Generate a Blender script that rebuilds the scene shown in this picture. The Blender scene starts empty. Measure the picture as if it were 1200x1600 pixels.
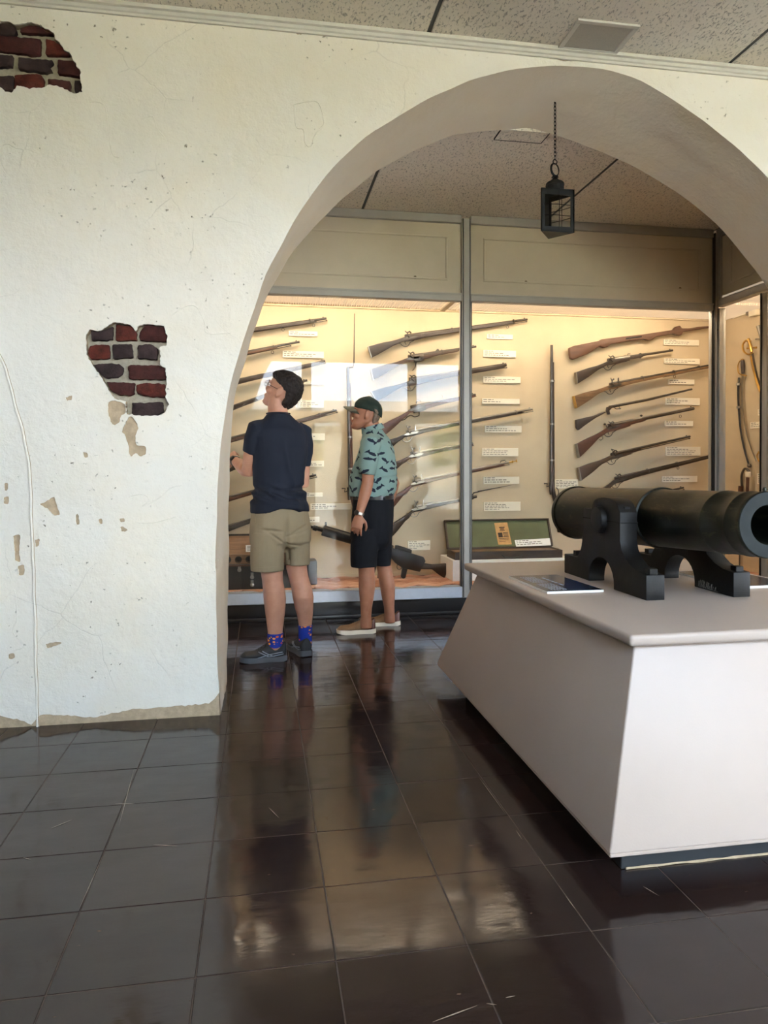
import bpy, bmesh, math, random
from mathutils import Vector, Matrix, Quaternion
from mathutils.geometry import delaunay_2d_cdt
from mathutils import noise as mnoise
random.seed(7)
SC = bpy.context.scene
COL = SC.collection
R = math.radians

# ------------------------------------------------------------------ camera
FPX, CPX, CPY, CAMH = 1127.7, 600.0, 742.4, 1.2      # focal length and principal point in a 1200x1600 frame
PITCH, YAW, ROLL = R(0.655), R(9.775), R(-0.113)
def _mm(a, b): return a @ b
_A = Matrix(((math.cos(YAW), -math.sin(YAW), 0), (math.sin(YAW), math.cos(YAW), 0), (0, 0, 1)))
_B = Matrix(((1, 0, 0), (0, 0, -1), (0, 1, 0)))
_P = Matrix(((1, 0, 0), (0, math.cos(PITCH), -math.sin(PITCH)), (0, math.sin(PITCH), math.cos(PITCH))))
_Q = Matrix(((math.cos(ROLL), -math.sin(ROLL), 0), (math.sin(ROLL), math.cos(ROLL), 0), (0, 0, 1)))
VIEW = _Q @ _P @ _B @ _A
EYE = Vector((0, 0, CAMH))
cam = bpy.data.cameras.new('camera'); cam_ob = bpy.data.objects.new('camera', cam); COL.objects.link(cam_ob)
cam.sensor_width = 36; cam.lens = FPX * 36 / 1600; cam.shift_y = (CPY - 800) / 1600
cam.clip_start = 0.05; cam.clip_end = 300
rt, dn, fw = VIEW[0], VIEW[1], VIEW[2]
cam_ob.matrix_world = Matrix(((rt[0], -dn[0], -fw[0], 0), (rt[1], -dn[1], -fw[1], 0), (rt[2], -dn[2], -fw[2], CAMH), (0, 0, 0, 1)))
SC.camera = cam_ob
def ray(px, py): return VIEW.transposed() @ Vector(((px - CPX) / FPX, (py - CPY) / FPX, 1))
def atY(px, py, Y): d = ray(px, py); return EYE + d * (Y / d.y)      # measured point of the photograph on a plane of the room
def atX(px, py, X): d = ray(px, py); return EYE + d * (X / d.x)
def atZ(px, py, z): d = ray(px, py); return EYE + d * ((z - CAMH) / d.z)

# ------------------------------------------------------------------ colour management, sky, sun, lamps
SC.view_settings.view_transform = 'Standard'; SC.view_settings.look = 'None'
SC.view_settings.exposure = 1.15; SC.view_settings.gamma = 1; SC.view_settings.use_curve_mapping = False
SC.render.film_transparent = False
try:
    SC.cycles.max_bounces = 10; SC.cycles.diffuse_bounces = 6; SC.cycles.glossy_bounces = 5; SC.cycles.transparent_max_bounces = 16
    SC.cycles.sample_clamp_indirect = 6; SC.cycles.caustics_reflective = False; SC.cycles.caustics_refractive = False
except Exception: pass
SKY = 15
w = bpy.data.worlds.new('sky'); SC.world = w; w.use_nodes = True
nt = w.node_tree; nt.nodes.clear()
def wn(t, **k):
    n = nt.nodes.new(t)
    for a, b in k.items(): setattr(n, a, b)
    return n
tc = wn('ShaderNodeTexCoord'); mp = wn('ShaderNodeMapping'); mp.inputs['Scale'].default_value = (1, 1, 2.6)
nz = wn('ShaderNodeTexNoise'); nz.inputs['Scale'].default_value = 2.3; nz.inputs['Detail'].default_value = 6; nz.inputs['Roughness'].default_value = .55
cr = wn('ShaderNodeValToRGB'); cr.color_ramp.elements[0].position = .44; cr.color_ramp.elements[1].position = .66
cr.color_ramp.elements[0].color = (.52, .72, 1.0, 1); cr.color_ramp.elements[1].color = (1, .975, .94, 1)
bg = wn('ShaderNodeBackground'); bg.inputs['Strength'].default_value = SKY; wo = wn('ShaderNodeOutputWorld')
nt.links.new(tc.outputs['Generated'], mp.inputs['Vector']); nt.links.new(mp.outputs[0], nz.inputs['Vector'])
nt.links.new(nz.outputs['Fac'], cr.inputs['Fac']); nt.links.new(cr.outputs['Color'], bg.inputs['Color']); nt.links.new(bg.outputs[0], wo.inputs['Surface'])

def lamp(name, kind, loc, rot=(0, 0, 0), power=10, col=(1, 1, 1), sx=1, sy=1):
    d = bpy.data.lights.new(name, kind); o = bpy.data.objects.new(name, d); COL.objects.link(o)
    o.location = loc; o.rotation_euler = rot; d.energy = power; d.color = col
    if kind == 'AREA': d.shape = 'RECTANGLE'; d.size = sx; d.size_y = sy
    return o
sun = lamp('sun', 'SUN', (0, 20, 20), (R(-42), 0, R(18)), 15.0, (1, .95, .86)); sun.data.angle = R(1.0)
WARM = (1.0, .83, .63, 1)
TUBE = 41          # strength of the fluorescent tubes inside the cases

# ------------------------------------------------------------------ mesh builder
ORI = {}
class MB:
    def __init__(s): s.v = []; s.f = []; s.m = []; s.cm = 0
    def add(s, vs, fs):
        n = len(s.v); s.v += [tuple(v) for v in vs]; s.f += [tuple(i + n for i in f) for f in fs]; s.m += [s.cm] * len(fs); return s
    def box(s, c, d, rot=None):
        hx, hy, hz = d[0] / 2, d[1] / 2, d[2] / 2
        vs = [Vector((x, y, z)) for x in (-hx, hx) for y in (-hy, hy) for z in (-hz, hz)]
        if rot is not None: vs = [rot @ v for v in vs]
        c = Vector(c)
        return s.add([v + c for v in vs], [(0, 1, 3, 2), (4, 6, 7, 5), (0, 4, 5, 1), (2, 3, 7, 6), (0, 2, 6, 4), (1, 5, 7, 3)])
    def tube(s, pts, r, n=8, cap=True, closed=False, flat=1.0, up=None):
        pts = [Vector(p) for p in pts]; N = len(pts)
        rs = [r] * N if isinstance(r, (int, float)) else list(r)
        tans = []
        for i in range(N):
            if closed: t = pts[(i + 1) % N] - pts[(i - 1) % N]
            else: t = pts[min(i + 1, N - 1)] - pts[max(i - 1, 0)]
            tans.append(t.normalized() if t.length > 1e-9 else Vector((0, 0, 1)))
        t0 = tans[0]; a = Vector(up) if up is not None else (Vector((0, 0, 1)) if abs(t0.z) < .9 else Vector((1, 0, 0)))
        u = (a - t0 * a.dot(t0)).normalized(); vs = []
        for i in range(N):
            t = tans[i]; u = (u - t * u.dot(t)).normalized(); v = t.cross(u)
            for k in range(n):
                an = 2 * math.pi * k / n
                vs.append(pts[i] + u * (math.cos(an) * rs[i] * flat) + v * (math.sin(an) * rs[i]))
        fs = []; M = N if closed else N - 1
        for i in range(M):
            j = (i + 1) % N
            for k in range(n): fs.append((i * n + k, i * n + (k + 1) % n, j * n + (k + 1) % n, j * n + k))
        if cap and not closed: fs.append(tuple(range(n - 1, -1, -1))); fs.append(tuple((N - 1) * n + k for k in range(n)))
        return s.add(vs, fs)
    def lathe(s, prof, origin, axis, n=32, closed_ends=True, ref=None):
        # prof: (t, r) along the axis
        ax = Vector(axis).normalized(); a = Vector(ref) if ref else (Vector((0, 0, 1)) if abs(ax.z) < .9 else Vector((1, 0, 0)))
        u = (a - ax * a.dot(ax)).normalized(); v = ax.cross(u); o = Vector(origin); vs = []
        for t, r in prof:
            for k in range(n):
                an = 2 * math.pi * k / n; vs.append(o + ax * t + (u * math.cos(an) + v * math.sin(an)) * r)
        fs = []
        for i in range(len(prof) - 1):
            for k in range(n): fs.append((i * n + k, i * n + (k + 1) % n, (i + 1) * n + (k + 1) % n, (i + 1) * n + k))
        if closed_ends: fs.append(tuple(range(n - 1, -1, -1))); fs.append(tuple((len(prof) - 1) * n + k for k in range(n)))
        return s.add(vs, fs)
    def prism(s, poly, d):
        # poly: 3D planar outline, d: extrusion vector
        n = len(poly); d = Vector(d); a = [Vector(p) for p in poly]
        fs = [tuple(range(n)), tuple(range(2 * n - 1, n - 1, -1))] + [(i, i + n, (i + 1) % n + n, (i + 1) % n) for i in range(n)]
        return s.add(a + [p + d for p in a], fs)
    def loft(s, rings, cap=True):
        n = len(rings[0]); vs = [p for r in rings for p in r]; fs = []
        for i in range(len(rings) - 1):
            for k in range(n): fs.append((i * n + k, i * n + (k + 1) % n, (i + 1) * n + (k + 1) % n, (i + 1) * n + k))
        if cap: fs.append(tuple(range(n - 1, -1, -1))); fs.append(tuple((len(rings) - 1) * n + k for k in range(n)))
        return s.add(vs, fs)
    def mesh(s, name, bevel=0, seg=2, smooth=35, off=Vector((0, 0, 0)), fixn=True, lim=25):
        me = bpy.data.meshes.new(name)
        me.from_pydata([tuple(Vector(v) - off) for v in s.v], [], s.f)
        if any(s.m): me.polygons.foreach_set('material_index', s.m)
        bm = bmesh.new(); bm.from_mesh(me)
        if fixn: bmesh.ops.recalc_face_normals(bm, faces=bm.faces)
        if bevel:
            es = [e for e in bm.edges if len(e.link_faces) == 2 and e.calc_face_angle(0) > R(lim)]
            bmesh.ops.bevel(bm, geom=es, offset=bevel, segments=seg, affect='EDGES', profile=.5, clamp_overlap=True)
        bm.to_mesh(me); bm.free()
        if smooth:
            me.polygons.foreach_set('use_smooth', [True] * len(me.polygons)); me.set_sharp_from_angle(angle=R(smooth))
        me.update(); return me
    def build(s, name, mat, parent=None, **k):
        off = ORI.get(parent.name, Vector((0, 0, 0))) if parent else Vector((0, 0, 0))
        me = s.mesh(name, off=off, **k)
        return link(name, me, mat, parent)
def link(name, me, mat, parent=None):
    o = bpy.data.objects.new(name, me); COL.objects.link(o)
    for m in (mat if isinstance(mat, (list, tuple)) else [mat]): me.materials.append(m)
    if parent: o.parent = parent; ORI[o.name] = ORI.get(parent.name, Vector((0, 0, 0)))
    return o
def tag(o, label=None, cat=None, group=None, kind=None):
    if label: o['label'] = label
    if cat: o['category'] = cat
    if group: o['group'] = group
    if kind: o['kind'] = kind
    return o
def thing(name, label, cat, loc=(0, 0, 0), group=None):
    o = bpy.data.objects.new(name, None); COL.objects.link(o); o.location = loc; o.empty_display_size = .1
    ORI[o.name] = Vector(loc); return tag(o, label, cat, group)
def solo(mb, name, mat, label, cat, group=None, **k):
    return tag(mb.build(name, mat, None, **k), label, cat, group)
def struct(mb, name, mat, **k): return tag(mb.build(name, mat, None, **k), kind='structure')
def ring_pts(c, u, v, r, n=16, a0=0, a1=2 * math.pi, r2=None):
    c, u, v = Vector(c), Vector(u).normalized(), Vector(v).normalized(); r2 = r2 or r
    full = abs(a1 - a0 - 2 * math.pi) < 1e-6
    return [c + u * (r * math.cos(a0 + (a1 - a0) * i / (n if full else n - 1))) + v * (r2 * math.sin(a0 + (a1 - a0) * i / (n if full else n - 1))) for i in range(n)]

# ------------------------------------------------------------------ materials
def srgb(r, g, b):
    f = lambda c: (c / 255 / 12.92) if c / 255 <= .04045 else ((c / 255 + .055) / 1.055) ** 2.4
    return (f(r), f(g), f(b), 1)
class NT:
    def __init__(s, name):
        s.m = bpy.data.materials.new(name); s.m.use_nodes = True; s.t = s.m.node_tree; s.b = s.t.nodes['Principled BSDF']; s.out = s.t.nodes['Material Output']
        s.tc = s.t.nodes.new('ShaderNodeTexCoord')
    def n(s, t, ins=None, **k):
        o = s.t.nodes.new(t)
        for a, b in k.items(): setattr(o, a, b)
        for a, b in (ins or {}).items():
            if hasattr(b, 'is_linked') or hasattr(b, 'links'): s.t.links.new(b, o.inputs[a])
            else: o.inputs[a].default_value = b
        return o
    def l(s, a, b): s.t.links.new(a, b)
    def pos(s, scale=(1, 1, 1), src='Object'): return s.n('ShaderNodeMapping', {'Vector': s.tc.outputs[src], 'Scale': scale}).outputs[0]
    def noise(s, sc, det=4, rough=.55, vec=None, dist=0): return s.n('ShaderNodeTexNoise', {'Vector': vec or s.tc.outputs['Object'], 'Scale': sc, 'Detail': det, 'Roughness': rough, 'Distortion': dist}).outputs['Fac']
    def ramp(s, f, stops):
        r = s.n('ShaderNodeValToRGB', {'Fac': f}); e = r.color_ramp.elements
        while len(e) < len(stops): e.new(.5)
        for q, (p, c) in zip(e, stops): q.position = p; q.color = c if len(c) == 4 else (*c, 1)
        return r.outputs['Color']
    def mix(s, f, a, b, mode='MIX'):
        o = s.n('ShaderNodeMix', data_type='RGBA', blend_type=mode)
        for i, x in ((0, f), (6, a), (7, b)):
            if hasattr(x, 'links'): s.l(x, o.inputs[i])
            else: o.inputs[i].default_value = x
        return o.outputs[2]
    def math(s, op, a, b=0, clamp=False):
        o = s.n('ShaderNodeMath', operation=op); o.use_clamp = clamp
        for i, x in ((0, a), (1, b)):
            if hasattr(x, 'links'): s.l(x, o.inputs[i])
            else: o.inputs[i].default_value = x
        return o.outputs[0]
    def bump(s, h, strength=.3, dist=.01, prev=None):
        o = s.n('ShaderNodeBump', {'Height': h, 'Strength': strength, 'Distance': dist})
        if prev: s.l(prev, o.inputs['Normal'])
        s.l(o.outputs[0], s.b.inputs['Normal']); return o.outputs[0]
    def base(s, c, rough=.6, metal=0, spec=.5):
        if hasattr(c, 'links'): s.l(c, s.b.inputs['Base Color'])
        else: s.b.inputs['Base Color'].default_value = c
        if hasattr(rough, 'links'): s.l(rough, s.b.inputs['Roughness'])
        else: s.b.inputs['Roughness'].default_value = rough
        s.b.inputs['Metallic'].default_value = metal; s.b.inputs['Specular IOR Level'].default_value = spec; return s
def simple(name, c, rough=.6, metal=0, spec=.5, var=.12, vs=18, bump=0, bs=60, bd=.003):
    t = NT(name); c2 = tuple(x * (1 - var) for x in c[:3]) + (1,); c3 = tuple(min(1, x * (1 + var)) for x in c[:3]) + (1,)
    t.base(t.ramp(t.noise(vs, 5), [(.3, c2), (.7, c3)]) if var else c, rough, metal, spec)
    if bump: t.bump(t.noise(bs, 4), bump, bd)
    return t.m
def plaster(name, c, chips=True):
    t = NT(name); big = t.noise(1.1, 4, .5); med = t.noise(7, 6, .6)
    col = t.ramp(big, [(.3, tuple(x * .94 for x in c[:3])), (.7, c[:3])])
    warm = t.ramp(t.noise(2.3, 5, .6), [(.42, (1, 1, 1)), (.72, (1.0, .965, .90))])
    col = t.mix(1.0, col, warm, 'MULTIPLY')
    if chips:   # flecks where the paint has come off
        sp = t.ramp(t.noise(34, 5, .62), [(.648, (0, 0, 0)), (.685, (1, 1, 1))]); zone = t.ramp(t.noise(2.2, 3, .5, dist=.4), [(.46, (0, 0, 0)), (.60, (1, 1, 1))])
        f = t.math('MULTIPLY', sp, zone); col = t.mix(f, col, srgb(150, 138, 118))
        # hairline cracks
        v = t.n('ShaderNodeTexVoronoi', {'Vector': t.mix(.10, t.tc.outputs['Object'], t.n('ShaderNodeTexNoise', {'Vector': t.tc.outputs['Object'], 'Scale': 5.0, 'Detail': 5}).outputs['Color']), 'Scale': 2.4}, feature='DISTANCE_TO_EDGE').outputs['Distance']
        cz = t.ramp(t.noise(1.7, 2, .5), [(.52, (0, 0, 0)), (.60, (1, 1, 1))])
        crk = t.math('MULTIPLY', t.ramp(v, [(0.0, (1, 1, 1)), (.006, (0, 0, 0))]), cz)
        col = t.mix(t.math('MULTIPLY', crk, .16), col, srgb(120, 110, 95))
    t.base(col, .72, 0, .3)
    h = t.math('ADD', t.math('MULTIPLY', big, 2.2), t.math('ADD', t.math('MULTIPLY', med, .55), t.math('MULTIPLY', t.noise(46, 6, .6), .16)))
    if chips: h = t.math('SUBTRACT', h, t.math('ADD', t.math('MULTIPLY', f, .25), t.math('MULTIPLY', crk, .05)))
    t.bump(h, .8, .02); return t.m
MT = {}
MT['plaster'] = plaster('white_plaster', srgb(238, 231, 217))
MT['soffit'] = plaster('arch_plaster', srgb(230, 217, 198), False)
MT['undercoat'] = simple('beige_undercoat', srgb(184, 162, 132), .9, var=.15, vs=40, bump=.4, bs=120)
MT['mortar'] = simple('lime_mortar', srgb(168, 158, 138), .95, var=.14, vs=60, bump=.6, bs=140, bd=.004)
def brickm(name, a, b, sc=24):
    t = NT(name); oi = t.n('ShaderNodeObjectInfo'); 
    col = t.ramp(t.noise(sc, 6, .65), [(.3, a), (.7, b)])
    t.base(col, .85, 0, .3); t.bump(t.noise(70, 6, .7), .8, .006); return t.m
MT['brick_red'] = brickm('red_brick', srgb(62, 28, 23), srgb(112, 50, 38))
MT['brick_dark'] = brickm('dark_brick', srgb(40, 30, 30), srgb(70, 53, 51))
MT['brick_maroon'] = brickm('maroon_brick', srgb(54, 27, 25), srgb(84, 43, 38))
def ceilm(name, c):
    t = NT(name); 
    v = t.noise(95, 3, .6, vec=t.pos((1, .45, 1)), dist=.8)
    hole = t.ramp(v, [(.37, (0, 0, 0)), (.43, (1, 1, 1))])
    col = t.mix(hole, tuple(x * .55 for x in c[:3]) + (1,), c)
    t.base(col, .9, 0, .2); t.bump(t.math('ADD', hole, t.math('MULTIPLY', t.noise(220, 3), .4)), .7, .006); return t.m
MT['ceiling'] = ceilm('fissured_ceiling_tile', srgb(240, 231, 216))
MT['trimw'] = simple('white_painted_trim', srgb(212, 206, 192), .5, var=.05, bump=.2, bs=30)
MT['black_strip'] = simple('black_metal_strip', srgb(34, 32, 30), .4, var=.1)
MT['dark_gap'] = simple('dark_joint', srgb(18, 16, 15), .9, var=.1)
def floorm():
    t = NT('dark_floor_tile'); oi = t.n('ShaderNodeObjectInfo')
    ob = t.tc.outputs['Object']; wp = t.n('ShaderNodeNewGeometry').outputs['Position']
    col = t.ramp(t.noise(3, 5, .6, vec=wp), [(.3, srgb(34, 24, 22)), (.7, srgb(48, 35, 32))])
    col = t.mix(.55, col, t.ramp(oi.outputs['Random'], [(0, srgb(32, 22, 20)), (1, srgb(50, 37, 34))]))
    fl = t.ramp(t.noise(60, 3, .5, vec=t.n('ShaderNodeMapping', {'Vector': wp, 'Scale': (.5, 1.6, 1)}).outputs[0]), [(.735, (0, 0, 0)), (.765, (1, 1, 1))])
    col = t.mix(t.math('MULTIPLY', fl, .7), col, srgb(128, 106, 88))
    sm = t.noise(4.5, 6, .65, vec=wp)
    t.base(col, t.n('ShaderNodeMapRange', {'Value': sm, 'From Min': .3, 'From Max': .75, 'To Min': .06, 'To Max': .20}).outputs[0], 0, .5)
    # laid by hand: every tile is a little dished and waxed unevenly
    h = t.math('ADD', t.math('MULTIPLY', t.noise(3.2, 2, .5, vec=wp), 1.0), t.math('MULTIPLY', t.noise(14, 3, .5, vec=t.n('ShaderNodeMapping', {'Vector': wp, 'Scale': (.6, 1.5, 1)}).outputs[0]), .10))
    t.bump(h, .22, .02); return t.m
MT['tile'] = floorm()
MT['grout'] = simple('pale_grout', srgb(84, 70, 60), .85, var=.35, vs=9)
MT['alu'] = simple('brushed_aluminium', srgb(166, 161, 151), .5, .15, var=.05, vs=8)
MT['alu_white'] = simple('pale_sill_metal', srgb(192, 197, 204), .4, .15, var=.05)
MT['fascia'] = simple('cream_fascia_paint', srgb(196, 184, 160), .55, var=.05, vs=4)
MT['caseback'] = simple('cream_case_fabric', srgb(200, 181, 150), .85, var=.04, vs=6, bump=.25, bs=90)
MT['plinth_black'] = simple('black_base_rubber', srgb(30, 26, 24), .3, var=.2, vs=6)
MT['screw'] = simple('brass_screw', srgb(96, 78, 50), .4, .8)
def glassm(name, tint=(1, 1, 1, 1)):
    t = NT(name); t.t.nodes.remove(t.b)
    lw = t.n('ShaderNodeLayerWeight', {'Blend': .5}); p5 = t.math('POWER', lw.outputs['Facing'], 5.0)
    f = t.math('ADD', .0105, t.math('MULTIPLY', p5, .9), True)
    tr = t.n('ShaderNodeBsdfTransparent', {'Color': tint}); gl = t.n('ShaderNodeBsdfGlossy', {'Roughness': .0, 'Color': (1, 1, 1, 1)})
    mx = t.n('ShaderNodeMixShader', {'Fac': f}); t.l(tr.outputs[0], mx.inputs[1]); t.l(gl.outputs[0], mx.inputs[2]); t.l(mx.outputs[0], t.out.inputs['Surface'])
    return t.m
MT['glass'] = glassm('clear_glass', (.985, .99, .985, 1))
def woodm(name, a, b, rough=.42, ax=(1, 8, 8)):
    t = NT(name); v = t.n('ShaderNodeMapping', {'Vector': t.tc.outputs['Object'], 'Scale': ax}).outputs[0]
    g = t.noise(9, 6, .6, vec=v, dist=.6)
    t.base(t.ramp(g, [(.3, a), (.7, b)]), rough, 0, .4); t.bump(g, .15, .002); return t.m
MT['walnut'] = woodm('walnut_gunstock', srgb(58, 43, 33), srgb(88, 66, 50))
MT['walnut_dark'] = woodm('dark_walnut_gunstock', srgb(40, 31, 25), srgb(66, 51, 40))
MT['walnut_red'] = woodm('red_walnut_gunstock', srgb(66, 41, 31), srgb(98, 63, 46))
MT['walnut_worn'] = woodm('worn_walnut_gunstock', srgb(84, 62, 42), srgb(134, 102, 70))
MT['wood_brown'] = woodm('plain_brown_wood', srgb(82, 58, 44), srgb(104, 74, 57), .55)
MT['gunmetal'] = simple('dark_gunmetal', srgb(84, 78, 72), .36, .85, var=.25, vs=12)
MT['steel'] = simple('aged_steel', srgb(146, 140, 130), .32, .9, var=.2, vs=14)
MT['blackmetal'] = simple('black_iron', srgb(40, 38, 37), .42, .5, var=.2, vs=14)
MT['brass'] = simple('aged_brass', srgb(190, 150, 78), .3, .9, var=.18, vs=14)
MT['card'] = simple('cream_card', srgb(236, 226, 204), .8, var=.02)
MT['ink'] = simple('grey_print', srgb(120, 110, 98), .9, var=0)
MT['label_white'] = simple('white_card', srgb(244, 240, 230), .8, var=.02)

# ================================================================== THE ROOM
YW, YB = 3.555, 4.12            # front and back of the thick arcade wall
ZC, ZA = 3.355, 3.21            # ceilings before and behind it
YWIN = -2.2                     # the window wall behind the camera
# ---- floor
mb = MB(); mb.box((3.5, 1.2, -.0515), (19, 9.5, .1)); floor = struct(mb, 'floor', MT['grout'], smooth=0)
TX0, TDX, TY0, TDY = -0.153, .331, 1.735, .3135
variants = []
for k in range(7):
    m = MB(); m.box((0, 0, -.006), (TDX - .003, TDY - .003, .012))
    me = m.mesh('floor_tile', bevel=.0012, seg=1, smooth=0); me.materials.append(MT['tile']); variants.append(me)
nt_ = 0
for i in range(-8, 10):
    for j in range(-4, 13):
        x = TX0 + TDX * (i + .5); y = TY0 + TDY * (j + .5)
        if y > 5.72 or (1.25 < x < 2.05 and 2.3 < y < 3.5): continue
        if (x < -.45 or x > 3.3) and y > 3.75 and not (4.2 < y): continue
        if nt_ >= 298: continue
        if x > 2.4 and y > 3.4: continue
        if x < -.9 and y > 4.2: continue
        nt_ += 1
        o = bpy.data.objects.new('floor_tile', variants[nt_ % 7]); COL.objects.link(o); o.parent = floor
        o.location = (x, y, .0 + random.uniform(-.0006, .0006)); o.rotation_euler = (random.gauss(0, .0018), random.gauss(0, .0018), random.gauss(0, .002))
# the rest of the tiled floor, beyond what the photograph shows
mb = MB()
for (x0, x1, y0, y1) in ((-6, 12.5, -2.2, TY0 - 4 * TDY), (-6, TX0 - 8 * TDX, .48, 5.7), (TX0 + 10 * TDX, 12.5, .48, 5.7)):
    mb.box(((x0 + x1) / 2, (y0 + y1) / 2, -.006), (x1 - x0 - .003, y1 - y0 - .003, .0122))
tag(mb.build('tile_field', MT['tile'], floor, smooth=0), kind='stuff')

# pale scratches in the wax
m = MB()
for (x0, y0, x1, y1) in ((676, 1597, 746, 1571), (790, 1559, 805, 1556), (760, 1568, 776, 1570), (884, 1400, 900, 1422), (748, 1214, 790, 1272), (806, 1297, 816, 1312), (124, 1420, 160, 1338), (186, 1290, 210, 1200), (80, 1294, 112, 1281), (240, 1320, 278, 1322), (420, 1262, 436, 1278), (36, 1340, 48, 1343), (1005, 1385, 1030, 1400), (180, 1256, 210, 1256), (762, 1414, 772, 1413)):
    a, b = atZ(x0, y0, .0012), atZ(x1, y1, .0012); d = (b - a).normalized(); q = Vector((-d.y, d.x, 0)) * .0014; m.prism([a, (a + b) / 2 - q, b, (a + b) / 2 + q], (0, 0, .0004))
tag(m.build('wax_scratches', simple('pale_scratch', srgb(150, 136, 118), .6), floor, smooth=0), kind='stuff')

# ---- arcade wall: painted plaster skin over a beige coat over brick and mortar, pierced by a rough arch
def cat(pts, n=6):      # Catmull-Rom through points
    out = []; P = [Vector(p) for p in pts]; N = len(P)
    for i in range(N - 1):
        p0, p1, p2, p3 = P[max(i - 1, 0)], P[i], P[i + 1], P[min(i + 2, N - 1)]
        for k in range(n):
            t = k / n; out.append(.5 * ((2 * p1) + (p2 - p0) * t + (2 * p0 - 5 * p1 + 4 * p2 - p3) * t * t + (3 * p1 - p0 - 3 * p2 + p3) * t ** 3))
    out.append(P[-1]); return out
front_px = [(345, 1110), (341, 1040), (338, 950), (339, 800), (345, 700), (358, 610), (385, 520), (425, 410), (490, 300), (560, 225), (640, 170), (720, 130), (800, 110), (880, 103), (950, 110), (1000, 125), (1060, 160), (1120, 205), (1200, 280)]
af = [Vector((atY(x, y, YW).x, atY(x, y, YW).z)) for x, y in front_px]
af[0] = Vector((-.19, .0))
af += [Vector((2.99, 2.52)), Vector((3.22, 2.2)), Vector((3.38, 1.85)), Vector((3.46, 1.4)), Vector((3.47, .7)), Vector((3.47, 0))]
back_px = [(357, 900), (360, 700), (372, 600), (430, 437), (520, 325), (600, 262), (700, 215), (790, 202), (850, 205), (1000, 265), (1118, 350), (1200, 450)]
ab = [Vector((-.185, 0)), Vector((-.183, .3))] + [Vector((atY(x, y, YB).x, atY(x, y, YB).z)) for x, y in back_px] + [Vector((3.46, 1.9)), Vector((3.5, 1.4)), Vector((3.5, .7)), Vector((3.5, 0))]
def resample(pts, N):
    P = cat(pts, 10); L = [0]
    for a, b in zip(P, P[1:]): L.append(L[-1] + (b - a).length)
    out = []; k = 0
    for i in range(N):
        s = L[-1] * i / (N - 1)
        while k < len(P) - 2 and L[k + 1] < s: k += 1
        f = (s - L[k]) / max(1e-9, L[k + 1] - L[k]); out.append(P[k].lerp(P[k + 1], min(1, f)))
    return out
NA = 150
AF = resample(af, NA); AB = resample(ab, NA)
CEN = Vector((1.65, 1.35))
for i in range(2, NA - 2):
    for A, s, sd in ((AF, .007, 0), (AB, .009, 31)):
        d = mnoise.noise(Vector((i * .33 + sd, 2.1, 0))) * s + mnoise.noise(Vector((i * .09 + sd, 7.1, 0))) * s
        out = (A[i] - CEN).normalized(); A[i] = A[i] + out * d
def px2(pts, sc=1, ox=0, oy=0):
    o = []
    for x, y in pts:
        p = atY(ox + x / sc, oy + y / sc, YW); o.append(Vector((p.x, p.z)))
    return o
def rough(poly, step=.012, amp=.004, sd=0):
    out = []; N = len(poly)
    for i in range(N):
        a, b = poly[i], poly[(i + 1) % N]; n = max(1, int((b - a).length / step)); nrm = Vector((-(b - a).y, (b - a).x)).normalized()
        for k in range(n):
            p = a.lerp(b, k / n); out.append(p + nrm * mnoise.noise(Vector((p.x * 90 + sd, p.y * 90, sd))) * amp)
    return out
def rough2(p, sd): return rough(rough(p, .010, .006, sd), .004, .0035, sd + 40)
hole1 = rough2(px2([(-60, 110), (0, 108), (100, 105), (160, 140), (240, 150), (330, 120), (400, 120), (480, 150), (560, 190), (660, 245), (690, 320), (760, 390), (800, 470), (870, 490), (910, 570), (960, 660), (1000, 720), (1000, 800), (1030, 990), (940, 1010), (870, 990), (840, 960), (740, 920), (620, 895), (540, 930), (400, 945), (210, 910), (170, 960), (140, 1000), (60, 980), (0, 930), (-100, 900), (-260, 700), (-230, 300)], 8, 0, 20), sd=3)
hole2 = rough2(px2([(100, 220), (140, 170), (250, 190), (330, 140), (390, 95), (470, 95), (590, 130), (640, 190), (680, 130), (760, 110), (945, 130), (980, 240), (975, 345), (905, 360), (905, 560), (960, 590), (975, 720), (965, 900), (1000, 980), (960, 1080), (890, 1110), (710, 1110), (545, 1090), (530, 950), (430, 935), (350, 850), (290, 730), (170, 560), (100, 440)], 6.956, 120, 490), sd=9)
V2 = lambda x, y: Vector((x, y))
chips = [px2(p, 6.956, 120, 490) for p in ([(335, 1000), (352, 955), (430, 950), (520, 990), (526, 1085), (480, 1110), (460, 1180), (400, 1210), (345, 1110)],
         [(560, 1130), (600, 1122), (665, 1220), (640, 1330), (650, 1430), (740, 1440), (750, 1520), (690, 1550), (640, 1520), (580, 1550), (555, 1430), (520, 1320), (490, 1270)], [(65, 1510), (110, 1510), (120, 1555), (80, 1560)])]
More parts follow.
